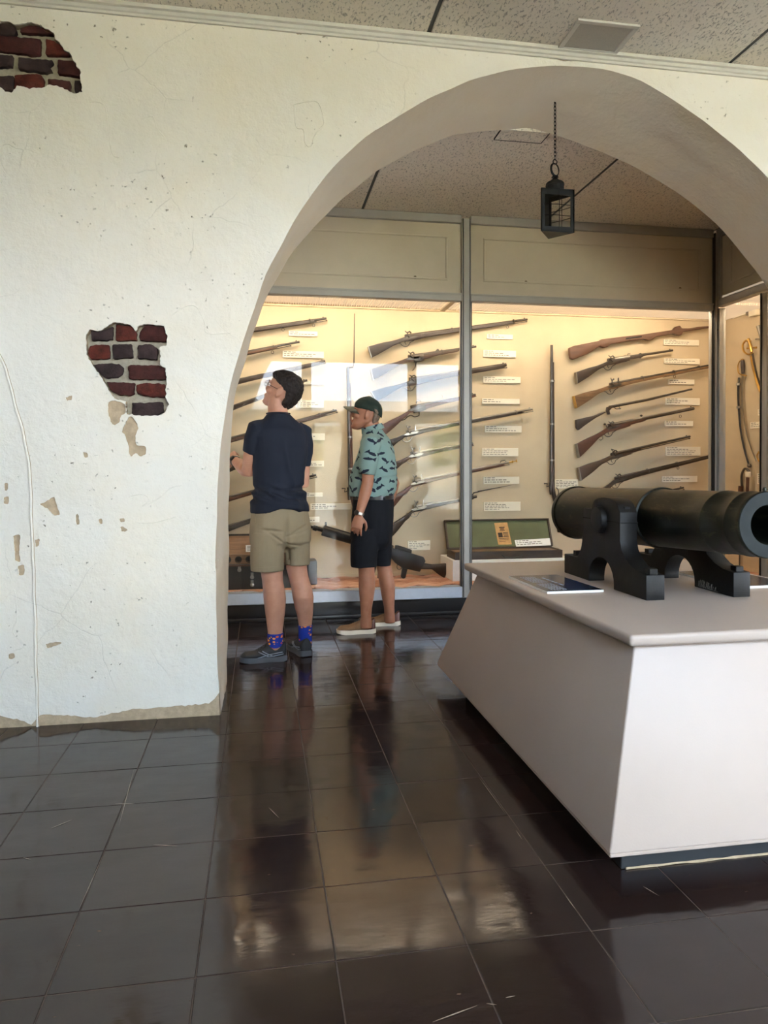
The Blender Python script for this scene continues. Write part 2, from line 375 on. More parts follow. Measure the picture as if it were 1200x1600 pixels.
chips += [px2(p, 2.2537, 0, 450) for p in ([(138, 762), (165, 750), (190, 735), (197, 760), (210, 795), (190, 800), (165, 778)], [(45, 875), (70, 870), (66, 930), (72, 962), (52, 958), (50, 920)], [(62, 980), (82, 976), (84, 1006), (66, 1010)],
         [(14, 690), (28, 686), (26, 712), (15, 712)], [(12, 738), (30, 734), (30, 758), (14, 760)], [(122, 888), (138, 884), (136, 906), (123, 910)], [(266, 800), (274, 795), (280, 828), (268, 832)], [(230, 385), (252, 378), (250, 393), (234, 396)],
         [(346, 815), (358, 812), (362, 828), (350, 830)], [(420, 812), (436, 810), (438, 822), (424, 824)], [(424, 842), (434, 840), (448, 852), (436, 858), (426, 856)], [(160, 1255), (200, 1246), (216, 1252), (180, 1266), (164, 1268)], [(28, 1290), (48, 1286), (50, 1304), (30, 1308)], [(758, 960), (768, 955), (770, 985), (760, 985)])]
chips += [px2(p, 2, 0, 0) for p in ([(905, 80), (960, 86), (1010, 92), (1040, 97), (1000, 99), (965, 97), (940, 108), (925, 104)], [(1075, 100), (1130, 106), (1180, 112), (1200, 118), (1150, 110), (1100, 104)])]
chips += [px2(p, 2, 600, 0) for p in ([(190, 138), (250, 146), (240, 152), (215, 148)], [(440, 170), (520, 178), (590, 188), (570, 192), (530, 184), (470, 178)], [(5, 118), (18, 118), (16, 124), (4, 123)])]
chips = [rough(rough([V2(p.x, p.y) for p in cat([(q.x, q.y, 0) for q in c] + [(c[0].x, c[0].y, 0)], 4)[:-1]], .008, .004, 20 + i), .004, .002, 60 + i) for i, c in enumerate(chips)]
XL, XR = -5.0, 12.0
def arc_part(z0): return [p for p in AF]
def cdt(outline, holes):
    vs, es = [], []
    for lp in [outline] + holes:
        n0 = len(vs); vs += [Vector((p.x, p.y)) for p in lp]; es += [(n0 + i, n0 + (i + 1) % len(lp)) for i in range(len(lp))]
    v, e, f, *_ = delaunay_2d_cdt(vs, es, [], 1, 1e-6)
    def inside(p, lp):
        c = False; n = len(lp)
        for i in range(n):
            a, b = lp[i], lp[i - 1]
            if (a.y > p.y) != (b.y > p.y) and p.x < (b.x - a.x) * (p.y - a.y) / (b.y - a.y) + a.x: c = not c
        return c
    bb = [(min(p.x for p in h), max(p.x for p in h), min(p.y for p in h), max(p.y for p in h)) for h in holes]; keep = []
    for t_ in f:
        c = sum((v[i] for i in t_), Vector((0, 0))) / len(t_)
        if inside(c, outline) and not any(b[0] <= c.x <= b[1] and b[2] <= c.y <= b[3] and inside(c, h) for b, h in zip(bb, holes)): keep.append(t_)
    return v, keep
def slab(outline, holes, y0, y1, name, mat, parent=None, kind=None, hole_depth=None):
    v, f = cdt(outline, holes); m = MB()
    m.add([(p.x, y0, p.y) for p in v], f)
    for lp, y in [(outline, y1)] + [(h, y1 if hole_depth is None else hole_depth) for h in holes]:
        n = len(lp); m.add([(p.x, y0, p.y) for p in lp] + [(p.x, y, p.y) for p in lp], [(i, (i + 1) % n, (i + 1) % n + n, i + n) for i in range(n)])
    b = m.build(name, mat, parent, smooth=0, fixn=False); return b
V2 = lambda x, y: Vector((x, y))
# plaster bottom edge, ragged above the floor
foot = px2([(-140, 1510), (0, 1508), (60, 1520), (110, 1535), (140, 1502), (250, 1506), (330, 1512), (480, 1482), (640, 1472), (735, 1462), (765, 1440)], 2.2537, 0, 450)
_n = len(foot); _r = []
for _i in range(_n - 1):
    _a, _b = foot[_i], foot[_i + 1]; _m = max(1, int((_b - _a).length / .015))
    for _k in range(_m): _p = _a.lerp(_b, _k / _m); _r.append(_p + V2(0, mnoise.noise(Vector((_p.x * 60, 4, 4))) * .007 + mnoise.noise(Vector((_p.x * 14, 9, 4))) * .008))
foot = _r
ridge = [V2(atY(x, y, YW).x, atY(x, y, YW).z) for x, y in [(0, 560), (12, 590), (25, 640), (38, 690), (46, 740), (50, 850), (53, 950), (56, 1050), (58, 1133)]]
ridge = [V2(-1.42, 2.12), V2(-1.30, 1.94)] + ridge
left_foot = [V2(XL, .055)] + [p for p in foot if p.x < -.20]
arch = [p for p in AF if p.y > .10]
arch_l = [p for p in arch]
outline = left_foot + arch_l + [V2(3.47, .05), V2(XR, .05), V2(XR, ZC), V2(XL, ZC)]
wall_core_outline = [V2(XL, -.02)] + [V2(AF[0].x - .004, -.02)] + [p for p in AF] + [V2(XR, -.02), V2(XR, ZC), V2(XL, ZC)]
# core: mortar face, arch soffit and back
core = MB(); v, f = cdt([V2(XL, -.02), V2(-.21, -.02)] + [p + (p - CEN).normalized() * .02 if p.y > 1.3 else p + V2(-.02 if p.x < 1 else .02, 0) for p in AF] + [V2(3.49, -.02), V2(XR, -.02), V2(XR, ZC), V2(XL, ZC)], [])
core.add([(p.x, YW + .042, p.y) for p in v], f)
wall = struct(core, 'wall_front', MT['mortar'], smooth=0, fixn=False)
coat_out = [V2(XL, -.01), V2(-.195, -.01)] + [p + ((p - CEN).normalized() * .003 if p.y > 1.3 else V2(-.003 if p.x < 1 else .003, 0)) for p in AF] + [V2(3.482, -.01), V2(XR, -.01), V2(XR, ZC), V2(XL, ZC)]
slab(coat_out, [hole1, hole2], YW + .009, YW + .043, 'undercoat', MT['undercoat'], wall)
skin = slab(outline, [hole1, hole2] + chips, YW, YW + .012, 'painted_plaster', MT['plaster'], wall)
# soffit with a softly broken arris
m = MB(); K = 12; rings = []
for q in range(K + 1):
    t = q / K; rr = []
    for i in range(NA):
        p = AF[i].lerp(AB[i], t); d = mnoise.noise(Vector((i * .16, t * 5, 3))) * .012 * math.sin(math.pi * t) + mnoise.noise(Vector((i * .5, t * 11, 8))) * .004 * math.sin(math.pi * t)
        o = (p - CEN).normalized(); p = p + o * d
        rr.append(Vector((p.x, YW + (YB - YW) * t, p.y)))
    rings.append(rr)
n = NA; m.add([p for r_ in rings for p in r_], [(q * n + i, q * n + i + 1, (q + 1) * n + i + 1, (q + 1) * n + i) for q in range(K) for i in range(n - 1)])
sof = m.build('arch_soffit', MT['soffit'], wall, smooth=60, fixn=False)
v, f = cdt([V2(XL, 0), V2(AB[0].x, 0)] + AB[1:] + [V2(XR, 0), V2(XR, ZC), V2(XL, ZC)], [])
m = MB(); m.add([(p.x, YB, p.y) for p in v], [tuple(reversed(q)) for q in f]); m.build('back_plaster', MT['soffit'], wall, smooth=0, fixn=False)
# ridge where the neighbouring arch was walled up
m = MB(); rp = cat([(p.x, YW, p.y) for p in ridge] + [(-1.02, YW, .04)], 5)
rp = [p + Vector((mnoise.noise(p * 9) * .006, 0, 0)) for p in rp]
m.tube(rp, [.0052 + .003 * mnoise.noise(p * 25) for p in rp], 10); m.build('plaster_ridge', MT['plaster'], wall, smooth=60)
m = MB(); m.tube([p + Vector((.008, .0012, 0)) for p in rp], .0022, 6); m.build('plaster_crease', MT['undercoat'], wall)
# raised outline of an old patch beside the arch
def outline_tube(pts, sc, ox, oy, r=.002, closed=True):
    q = [(p.x, YW, p.y) for p in px2(pts, sc, ox, oy)]; MBt = MB(); MBt.tube(cat(q + ([q[0]] if closed else []), 4), r, 6); return MBt.build('plaster_seam', MT['plaster'], wall, smooth=60)
outline_tube([(920, 325), (960, 318), (995, 322), (1012, 380), (1000, 402), (985, 420), (972, 455), (955, 450), (948, 405), (925, 395)], 2, 0, 0)
outline_tube([(440, 372), (478, 365), (490, 400), (515, 430)], 2, 0, 0, .0015, False)
outline_tube([(280, 318), (325, 328), (338, 400), (350, 480), (372, 492)], 2, 0, 0, .0015, False)
outline_tube([(600, 100), (650, 66), (690, 66), (720, 120), (730, 160), (811, 158)], 2.2537, 0, 450, .0015, False)
outline_tube([(480, 825), (540, 826), (620, 806)], 2.2537, 0, 450, .002, False)
outline_tube([(455, 735), (500, 725), (525, 745), (500, 770), (560, 740), (600, 705), (640, 695)], 2.2537, 0, 450, .0016, False)
outline_tube([(20, 1100), (50, 1060), (60, 1160), (45, 1210), (85, 1260), (40, 1280)], 2.2537, 0, 450, .0016, False)
# bricks laid bare
def bricks(polys, sc, ox, oy, cols):
    for pl, c in zip(polys, cols):
        q = rough(rough(px2(pl, sc, ox, oy), .014, .005, random.random() * 50), .006, .003, random.random() * 50)
        m = MB(); yy = YW + .012 + random.uniform(0, .008); m.prism([(p.x, yy, p.y) for p in q], (0, .04, 0)); m.build('brick', MT[c], wall, bevel=.003, seg=1, smooth=50)
D_, R_, M_ = 'brick_dark', 'brick_red', 'brick_maroon'
bricks([[(-160, 110), (100, 105), (190, 165), (190, 210), (160, 250), (-160, 225)], [(235, 170), (330, 130), (480, 150), (650, 240), (540, 225), (340, 220), (240, 215)], [(-160, 240), (160, 265), (490, 295), (485, 490), (370, 490), (-160, 425)], [(560, 300), (660, 320), (760, 400), (860, 500), (700, 500), (560, 490)],
        [(-160, 475), (140, 500), (130, 640), (-160, 650)], [(210, 530), (640, 565), (655, 600), (600, 640), (640, 700), (560, 720), (210, 670)], [(710, 560), (910, 580), (960, 660), (1000, 740), (990, 770), (715, 730)], [(-200, 770), (150, 755), (150, 950), (-200, 900)], [(158, 752), (380, 730), (500, 740), (535, 800), (520, 920), (430, 940), (165, 955)], [(585, 800), (850, 830), (870, 880), (860, 1000), (740, 940), (580, 900)], [(920, 820), (995, 825), (1030, 990), (950, 1010), (920, 960)]],
       8, 0, 20, [D_, M_, M_, R_, D_, D_, M_, D_, R_, M_, D_])
bricks([[(140, 180), (250, 190), (385, 130), (380, 280), (150, 285)], [(420, 110), (590, 130), (640, 200), (645, 285), (415, 285)], [(690, 165), (740, 120), (945, 135), (980, 240), (965, 300), (680, 285), (668, 230)], [(130, 350), (200, 325), (345, 330), (350, 480), (140, 495), (105, 430)], [(385, 330), (590, 325), (605, 470), (390, 490), (375, 350)], [(660, 335), (800, 325), (880, 370), (865, 495), (650, 480)],
        [(160, 545), (450, 540), (495, 580), (490, 650), (430, 690), (290, 700)], [(545, 570), (580, 550), (880, 555), (960, 590), (975, 715), (560, 705)], [(310, 740), (620, 745), (620, 870), (560, 890), (440, 885), (350, 820)], [(640, 770), (700, 750), (955, 760), (965, 910), (720, 890), (650, 860)], [(595, 965), (930, 960), (940, 1060), (870, 1105), (590, 1100)]],
       6.956, 120, 490, [D_, R_, M_, R_, D_, D_, D_, M_, M_, R_, D_])

# ---- the other walls
MT['far_wall'] = simple('dim_tan_wall', srgb(150, 134, 112), .8, var=.05)
def wallbox(name, x0, x1, y0, y1, z0, z1, mat=None):
    m = MB(); m.box(((x0 + x1) / 2, (y0 + y1) / 2, (z0 + z1) / 2), (x1 - x0, y1 - y0, z1 - z0)); return struct(m, name, mat or MT['far_wall'], smooth=0)
wallbox('wall_left', -5.1, -5.0, YWIN - .2, 6.6, 0, 3.6)
wallbox('wall_right', 12.0, 12.1, YWIN - .2, 6.6, 0, 3.6)
wallbox('wall_back', -5.1, 12.1, 6.5, 6.6, 0, 3.6)
# window wall: transom lights over tall lights and a plain panel, as the case glass mirrors it; far right windows are added for light
win = MB(); yc, th = YWIN - .1, .2
def wb(x0, x1, z0, z1): win.box(((x0 + x1) / 2, yc, (z0 + z1) / 2), (x1 - x0, th, z1 - z0))
wb(-5, 12, 3.2, 3.6); wb(-5, 12, 2.06, 2.22); wb(-5, 12, 0, .06)
xs_up = [(-.75, .815), (.92, 2.83), (2.93, 3.9), (6.9, 9.2), (9.3, 11.7)]  # last two openings are added, out of view, to light the pedestal's front
xs_lo = [(.99, 1.58), (2.93, 3.85), (6.9, 9.2), (9.3, 11.7)]  # last two likewise added as unseen light from the right
def fill(xs, z0, z1):
    e = [-5.0] + [v for ab_ in xs for v in ab_] + [12.0]
    for a, b in zip(e[::2], e[1::2]): wb(a, b, z0, z1)
fill(xs_up, 2.22, 3.2); fill(xs_lo, .06, 2.06)
struct(win, 'wall_behind', MT['far_wall'], smooth=0)
for i, (xs, z0, z1) in enumerate([(q, 2.22, 3.2) for q in xs_up] + [(q, .06, 2.06) for q in xs_lo]):
    wd = MB(); x0, x1 = xs; s = .035
    for c, d in ((((x0 + x1) / 2, yc, z0 + s / 2), (x1 - x0, .06, s)), (((x0 + x1) / 2, yc, z1 - s / 2), (x1 - x0, .06, s)), ((x0 + s / 2, yc, (z0 + z1) / 2), (s, .06, z1 - z0 - 2 * s)), ((x1 - s / 2, yc, (z0 + z1) / 2), (s, .06, z1 - z0 - 2 * s))): wd.box(c, d)
    wo_ = struct(wd, 'window_%d' % (i + 1), MT['trimw'], smooth=0)
    gp = MB(); gp.box(((x0 + x1) / 2, yc, (z0 + z1) / 2), (x1 - x0 - 2 * s, .006, z1 - z0 - 2 * s)); gp.build('pane', MT['glass'], wo_, smooth=0)
# ---- ceilings of long acoustic panels with black strips between them
cl = MB(); cl.box((3.5, .9, 3.42), (17.2, 6.6, .1)); ceiling = struct(cl, 'ceiling', MT['dark_gap'], smooth=0)
cb = MB(); cb.box((3.5, 5.4, ZA + .07), (17.2, 2.4, .1)); cb.build('rear_slab', MT['dark_gap'], ceiling, smooth=0)
def ceil_row(seams, y0, y1, z):
    for a, b in zip(seams, seams[1:]):
        m = MB(); m.box(((a + b) / 2, (y0 + y1) / 2, z + .012), (b - a - .022, y1 - y0, .024)); m.build('ceiling_panel', MT['ceiling'], ceiling, bevel=.004, seg=1, smooth=0)
    for a in seams[1:-1]:
        m = MB(); m.box((a, (y0 + y1) / 2, z + .012), (.018, y1 - y0 - .01, .014)); m.build('seam_strip', MT['black_strip'], ceiling, smooth=0)
S1 = [-5.0, -4.12, -2.47, -.82, .837, 2.49, 4.14, 5.8, 7.45, 9.1, 10.75, 12.0]
for y0, y1 in ((-2.2, .1), (.1, 1.9), (1.9, 3.555)): ceil_row(S1, y0 + .002, y1 - .002, ZC)
S2 = [-1.5, -.72, .80, 2.32, 3.84, 5.3]
for y0, y1 in ((4.12, 5.75),): ceil_row(S2, y0 + .002, y1 - .002, ZA)
# crown moulding over the arcade wall
m = MB(); prof = [(0, 0), (-.012, .0), (-.014, .01), (-.022, .014), (-.028, .026), (-.040, .030), (-.042, .046), (0, .046)]
m.loft([[Vector((x, YW + a, ZC - .046 + b)) for a, b in prof] for x in (XL, XR)]); struct(m, 'trim_1', MT['trimw'], smooth=0)
# square ceiling speaker
t = thing('ceiling_speaker', 'square grey speaker grille in the white ceiling in front of the arch', 'speaker', (1.677, 3.405, ZC))
m = MB(); 
for c, d in (((1.677, 3.292, ZC - .006), (.325, .024, .012)), ((1.677, 3.518, ZC - .006), (.325, .024, .012)), ((1.527, 3.405, ZC - .006), (.026, .202, .012)), ((1.827, 3.405, ZC - .006), (.026, .202, .012))): m.box(c, d)
m.build('frame', simple('grey_painted_metal', srgb(206, 200, 188), .5, var=.03), t, bevel=.002, seg=1)
m = MB(); m.box((1.677, 3.405, ZC - .005), (.274, .202, .008)); m.build('grille', simple('grey_grille_mesh', srgb(180, 174, 160), .7, var=.1, vs=300), t, bevel=.002, seg=1)
# access hatch in the ceiling behind the arch
m = MB(); m.box((1.575, 4.195, ZA - .003), (.30, .14, .008))
t = solo(m, 'ceiling_hatch', MT['ceiling'], 'small flush access hatch in the rear ceiling beside the lantern chain', 'hatch', bevel=.002, seg=1)
m = MB()
for c, d in (((1.575, 4.267, ZA - .0035), (.306, .004, .009)), ((1.727, 4.195, ZA - .0035), (.004, .14, .009)), ((1.423, 4.195, ZA - .0035), (.004, .14, .009))): m.box(c, d)
m.build('gap', MT['dark_gap'], t, smooth=0)

# ---- what the windows look out on: paved forecourt, hedge trees and a long metal-roofed building, seen only as reflections in the glass
m = MB(); m.box((0, -40, -.3), (120, 75.4, .1)); struct(m, 'ground', simple('pale_paving', srgb(176, 170, 156), .9, var=.1, vs=3), smooth=0)
t = thing('long_building', 'long cream building with a pale standing seam metal roof across the forecourt', 'building', (0, -30, -.25))
m = MB(); m.box((0, -30, 1.65), (46, 6, 3.8)); m.build('wall', simple('cream_render', srgb(226, 214, 190), .8), t, smooth=0)
roof = MB(); y0, z0, y1, z1 = -26.4, 3.45, -30, 5.0
roof.prism([(-23.5, y0, z0), (-23.5, y1, z1), (-23.5, y1 - 3.6, z0), (-23.5, y1 - 3.6, z0 - .12), (-23.5, y0, z0 - .12)], (47, 0, 0)); rf = roof.build('roof', simple('pale_metal_roof', srgb(214, 208, 196), .45, .2, var=.04), t, smooth=0)
sm_ = MB()
for k in range(95):
    x = -23.25 + k * .5; sm_.prism([(x, y0, z0), (x, y1, z1), (x, y1, z1 + .06), (x, y0, z0 + .06)], (.05, 0, 0))
tag(sm_.build('roof_seams', simple('roof_seam', srgb(160, 154, 142), .5), rf, smooth=0), kind='stuff')
leafm = simple('sunlit_foliage', srgb(150, 160, 84), .7, var=.5, vs=2.5)
rnd = random.Random(3)
leaf = MB()
for k in range(1400):
    a, b = rnd.uniform(0, 6.283), rnd.uniform(-.5, 1.57); rr = rnd.uniform(.75, 1.05)
    c = Vector((math.cos(a) * math.cos(b) * 1.5 * rr, math.sin(a) * math.cos(b) * 1.2 * rr, 1.75 + math.sin(b) * 1.35 * rr)); s = rnd.uniform(.08, .16)
    q = Quaternion((rnd.gauss(0, 1), rnd.gauss(0, 1), rnd.gauss(0, 1), rnd.gauss(0, 1))).normalized()
    leaf.add([c + q @ Vector(p) * s for p in ((-1, 0, 0), (0, -.45, .1), (1, 0, 0), (0, .45, .1))], [(0, 1, 2, 3)])
leaf_me = leaf.mesh('foliage', smooth=0, fixn=False); leaf_me.materials.append(leafm)
tr_ = MB(); tr_.tube([(0, 0, -.25), (.04, .02, .7), (0, 0, 1.5)], [.12, .1, .05], 8); trunk_me = tr_.mesh('trunk'); trunk_me.materials.append(MT['walnut'])
for k in range(9):
    t = thing('hedge_tree', 'low bushy tree of the sunlit row along the forecourt', 'tree', (-13 + 3.6 * k + rnd.uniform(-.15, .15), -19 + rnd.uniform(-.8, .8), 0), 'trees across the forecourt'); t.rotation_euler.z = rnd.uniform(0, 6); t.scale = (1, 1, rnd.uniform(.86, 1.04))
    for nm, me in (('foliage', leaf_me), ('trunk', trunk_me)):
        o = bpy.data.objects.new(nm, me); COL.objects.link(o); o.parent = t

# ================================================================== DISPLAY CASES
YG, YK, XG, XK = 5.60, 6.30, 3.85, 4.42     # glass and back of the wall case; glass and back of the side case
ZF, ZT = .24, 2.60                          # case floor and case ceiling
CX0, CX1 = -1.45, XG
case = thing('display_case', 'long glass fronted wall case of antique firearms behind the two visitors', 'display case', (1.2, YG, 0))
side = thing('display_case', 'glass fronted side case of swords at the right edge', 'display case', (XG, 5.0, 0))
def part(m, nm, mt, par, **k): return m.build(nm, mt, par, **k)
# black base, set back under the sill
m = MB(); m.box(((CX0 + CX1) / 2, 5.80, .0775), (CX1 - CX0, .2, .145)); m.box(((CX0 + CX1) / 2, 5.692, .012), (CX1 - CX0, .016, .024)); part(m, 'base', MT['plinth_black'], case, bevel=.004, seg=2)
m = MB(); m.box((3.95, 4.6, .0775), (.16, 2.3, .145)); part(m, 'base', MT['plinth_black'], side, bevel=.004)
# aluminium frame
def bar(par, c, d, nm='frame_bar', mt='alu', bv=.004): m = MB(); m.box(c, d); return part(m, nm, MT[mt], par, bevel=bv, seg=1)
xm0, xm1 = atY(721, 600, YG).x, atY(735, 600, YG).x
xmc, xmw = (xm0 + xm1) / 2, xm1 - xm0
bar(case, ((CX0 + xm0) / 2, YG + .03, .195), (xm0 - CX0 - .002, .11, .088), 'sill', 'alu_white')
bar(case, ((xm1 + CX1) / 2, YG + .03, .195), (CX1 - xm1 - .042, .11, .088), 'sill', 'alu_white')
zr = 2.555
for a, b in ((CX0, xm0), (xm1, CX1 - .04)):
    bar(case, ((a + b) / 2, YG + .02, zr), (b - a - .002, .07, .062), 'rail')
    bar(case, ((a + b) / 2, YG + .012, 3.175), (b - a - .002, .055, .066), 'top_rail')
    m = MB(); m.box(((a + b) / 2, YG - .018, 2.575), (b - a - .004, .012, .012)); part(m, 'bead', MT['alu'], case)
bar(case, (xmc, YG + .02, 1.665), (xmw, .085, 3.03), 'mullion')
for x_ in (xmc - xmw / 2 + .010, xmc + xmw / 2 - .010):
    m = MB(); m.box((x_, YG - .0255, 1.665), (.006, .008, 3.02)); part(m, 'groove', MT['black_strip'], case)
bar(case, (CX1 - .018, YG + .02, 1.665), (.04, .085, 3.03), 'corner_post')
m = MB(); m.box((CX1 - .040, YG - .016, 1.665), (.008, .03, 3.02)); part(m, 'gasket', MT['black_strip'], case)
# panes
for a, b in ((CX0, xm0), (xm1, CX1 - .04)):
    m = MB(); m.box(((a + b) / 2, YG + .025, 1.382), (b - a - .004, .008, 2.282)); part(m, 'glass_pane', MT['glass'], case, smooth=0)
    for x_ in (a + .006, b - .006):
        m = MB(); m.box((x_, YG - .006, 1.38), (.008, .012, 2.28)); part(m, 'gasket', MT['black_strip'], case)
# fascia boards with raised mouldings and brass screws
def fascia(par, o, ux, L, z0, z1, nrm, screws):
    # o: lower left corner of the board, ux: direction along it, nrm: outward
    o, ux, nrm = Vector(o), Vector(ux), Vector(nrm); H = z1 - z0; uz = Vector((0, 0, 1))
    m = MB(); m.prism([o, o + ux * L, o + ux * L + uz * H, o + uz * H], -nrm * .02); f_ = part(m, 'fascia_board', MT['fascia'], par, smooth=0)
    mg, mt_ = .17 * H / .52 * .52 / .52 * .52 + .03, .085
    i0, i1, j0, j1 = .11, L - .11, .10, H - .10
    for w_, (a, b) in ((.016, (0, .010)),):
        for (p, q, r_, s_) in ((i0, i1, j0, j0 + w_), (i0, i1, j1 - w_, j1), (i0, i0 + w_, j0 + w_, j1 - w_), (i1 - w_, i1, j0 + w_, j1 - w_)):
            m = MB(); m.prism([o + ux * p + uz * r_, o + ux * q + uz * r_, o + ux * q + uz * s_, o + ux * p + uz * s_], nrm * .009); m.build('moulding', MT['fascia'], f_, bevel=.004, seg=2)
    for sx in screws:
        m = MB(); c = o + ux * sx + uz * .112
        m.lathe([(0, .013), (.004, .013), (.007, .009), (.008, .002)], c, nrm, 14); m.build('screw', MT['screw'], f_)
fz0, fz1 = zr + .034, 3.141
fascia(case, (CX0 + .01, YG + .012, fz0), (1, 0, 0), xm0 - CX0 - .012, fz0, fz1, (0, -1, 0), [.4, 2.66])
fascia(case, (xm1 + .002, YG + .012, fz0), (1, 0, 0), CX1 - .04 - xm1 - .004, fz0, fz1, (0, -1, 0), [.47, 1.84])
# interior
m = MB(); m.box(((CX0 + XK) / 2, YK + .02, 1.7), (XK - CX0 + .1, .04, 3.0)); part(m, 'back_panel', MT['caseback'], case, smooth=0)
m = MB(); m.box((CX0 - .02, 5.97, 1.7), (.04, .7, 3.0)); part(m, 'end_panel', MT['caseback'], case, smooth=0)
m = MB(); m.box(((CX0 + XK) / 2, YK - .006, ZF + .012), (XK - CX0, .012, .024)); part(m, 'skirting', MT['caseback'], case, smooth=0)
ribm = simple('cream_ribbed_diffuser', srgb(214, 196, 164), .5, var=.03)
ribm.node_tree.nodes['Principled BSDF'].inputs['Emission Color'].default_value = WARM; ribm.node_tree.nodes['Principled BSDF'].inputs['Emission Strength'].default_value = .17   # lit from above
m = MB(); m.box(((CX0 + XK) / 2, 5.975, ZT + .03), (XK - CX0, .66, .02)); cp = part(m, 'case_ceiling', ribm, case, smooth=0)
m = MB()
x = CX0 + .02
while x < XK: m.box((x, 5.98, ZT + .012), (.006, .62, .02)); x += .021
tag(m.build('ceiling_ribs', ribm, cp, smooth=0), kind='stuff')
xb = atY(697, 480, 6.15).x
for xx in (xb,):
    m = MB(); m.box((xx, 5.975, ZT + .002), (.045, .64, .03)); part(m, 'cross_bar', MT['caseback'], case, bevel=.003, seg=1)
m = MB(); m.box(((CX0 + XK) / 2, YK - .012, ZT - .006), (XK - CX0, .022, .014)); part(m, 'ceiling_angle', MT['caseback'], case, smooth=0)
tubem = bpy.data.materials.new('warm_tube_glow'); tubem.use_nodes = True; tn = tubem.node_tree; tn.nodes.clear()
te, to_ = tn.nodes.new('ShaderNodeEmission'), tn.nodes.new('ShaderNodeOutputMaterial'); te.inputs['Color'].default_value = WARM; te.inputs['Strength'].default_value = TUBE; tn.links.new(te.outputs[0], to_.inputs['Surface'])
for k in range(4):
    xx = -0.75 + 1.32 * k; m = MB(); m.box((xx, 5.725, 2.604), (1.28, .05, .012)); hs = part(m, 'strip_light_housing', MT['alu_white'], case)
    m = MB(); m.tube([(xx - .6, 5.725, 2.582), (xx + .6, 5.725, 2.582)], .012, 10); part(m, 'light_tube', tubem, hs)
m = MB(); m.box((3.905, 4.95, 2.616), (.04, 1.1, .008)); hs = part(m, 'strip_light_housing', MT['alu_white'], side)
m = MB(); m.tube([(3.905, 4.45, 2.599), (3.905, 5.45, 2.599)], .011, 10); part(m, 'light_tube', tubem, hs); m = MB(); m.tube([(3.935, 4.45, 2.604), (3.935, 5.45, 2.604)], .011, 10); part(m, 'light_tube', tubem, hs)  # the second tube is an extra, added to brighten the side case
# floor of small red bricks in herringbone
brick_m = []
for k, (a, b) in enumerate(((srgb(182, 132, 106), srgb(204, 156, 128)), (srgb(164, 112, 88), srgb(190, 138, 110)), (srgb(196, 148, 120), srgb(214, 170, 142)))): brick_m.append(brickm('case_brick_%d' % k, a, b, 14))
m = MB(); m.box(((CX0 + XK) / 2, 5.975, ZF - .03), (XK - CX0, .66, .04)); cf = part(m, 'brick_floor', simple('dark_red_joint', srgb(104, 62, 46), .95), case, smooth=0)
BL, BW = .205, .1
bme = {}
for rot in (0, 1):
    for c in range(3):
        b_ = MB(); b_.box((0, 0, 0), (BL - .007, BW - .007, .03) if not rot else (BW - .007, BL - .007, .03)); me = b_.mesh('brick', bevel=.003, seg=1, smooth=0); me.materials.append(brick_m[c]); bme[(rot, c)] = me
nb = 0
cs, sn = math.cos(R(45)), math.sin(R(45))
for i in range(-60, 60):
    for j in range(-60, 60):
        # herringbone lattice: pairs at (i*w, i*w) steps
        for rot in (0, 1):
            bx_, by_ = (i * BW + j * 2 * BW * 1.0, i * BW - j * 2 * BW * 1.0) if True else 0
            u_ = bx_ + (BL / 2 if rot == 0 else BW / 2 + BL * 0); v_ = by_ + (BW / 2 if rot == 0 else BW + BL / 2)
            X_ = 1.2 + (u_ * cs - v_ * sn); Y_ = 5.97 + (u_ * sn + v_ * cs)
            if not (5.67 < Y_ < 6.27 and -.35 < X_ < 4.4) or nb >= 296: continue
            nb += 1
            o = bpy.data.objects.new('brick', bme[(rot, random.randrange(3))]); COL.objects.link(o); o.parent = cf
            o.location = Vector((X_, Y_, ZF - .014 + random.uniform(-.002, .002))) - ORI[cf.name]; o.rotation_euler = (random.gauss(0, .006), random.gauss(0, .006), R(45))
# ---- side case
yn0, yn1 = 5.03, 3.9
for nm, c, d in (('stile', (XG + .02, 5.59, 1.39), (.06, .08, 2.3)), ('stile', (XG + .02, 5.0, 1.39), (.06, .062, 2.3)), ('stile', (XG + .02, 4.36, 1.39), (.06, .05, 2.3)),
                 ('sill', (XG + .03, 4.97, .195), (.11, 1.25, .088)), ('rail', (XG + .02, 4.97, zr + .03), (.07, 1.25, .062)), ('top_rail', (XG + .012, 4.97, 3.175), (.055, 1.25, .066))): bar(side, c, d, nm)
bar(side, (XG + .022, 5.5625, 2.86), (.06, .036, .60), 'corner_filler')
for y_ in (5.034,):
    m = MB(); m.box((XG - .012, y_, 1.4), (.01, .012, 2.28)); part(m, 'gasket', MT['black_strip'], side)
for a, b in ((5.03, 5.55), (4.385, 4.97)):
    m = MB(); m.box((XG + .025, (a + b) / 2, 1.392), (.008, b - a, 2.3)); part(m, 'glass_pane', MT['glass'], side, smooth=0)
fascia(side, (XG + .012, 5.545, zr + .064), (0, -1, 0), 1.15, zr + .064, fz1, (-1, 0, 0), [.55])
m = MB(); m.box((XK + .02, 4.92, 1.7), (.04, 1.24, 3.0)); part(m, 'back_panel', MT['caseback'], side, smooth=0)
m = MB(); m.box((XK + .02, 5.92, 1.7), (.04, .74, 3.0)); part(m, 'end_panel', MT['caseback'], case, smooth=0)
m = MB(); m.box((4.14, 4.32, 1.7), (.6, .04, 3.0)); part(m, 'end_panel', MT['caseback'], side, smooth=0)
m = MB(); m.box((XK - .006, 4.92, ZF + .014), (.012, 1.2, .028)); part(m, 'skirting', MT['caseback'], side, smooth=0)
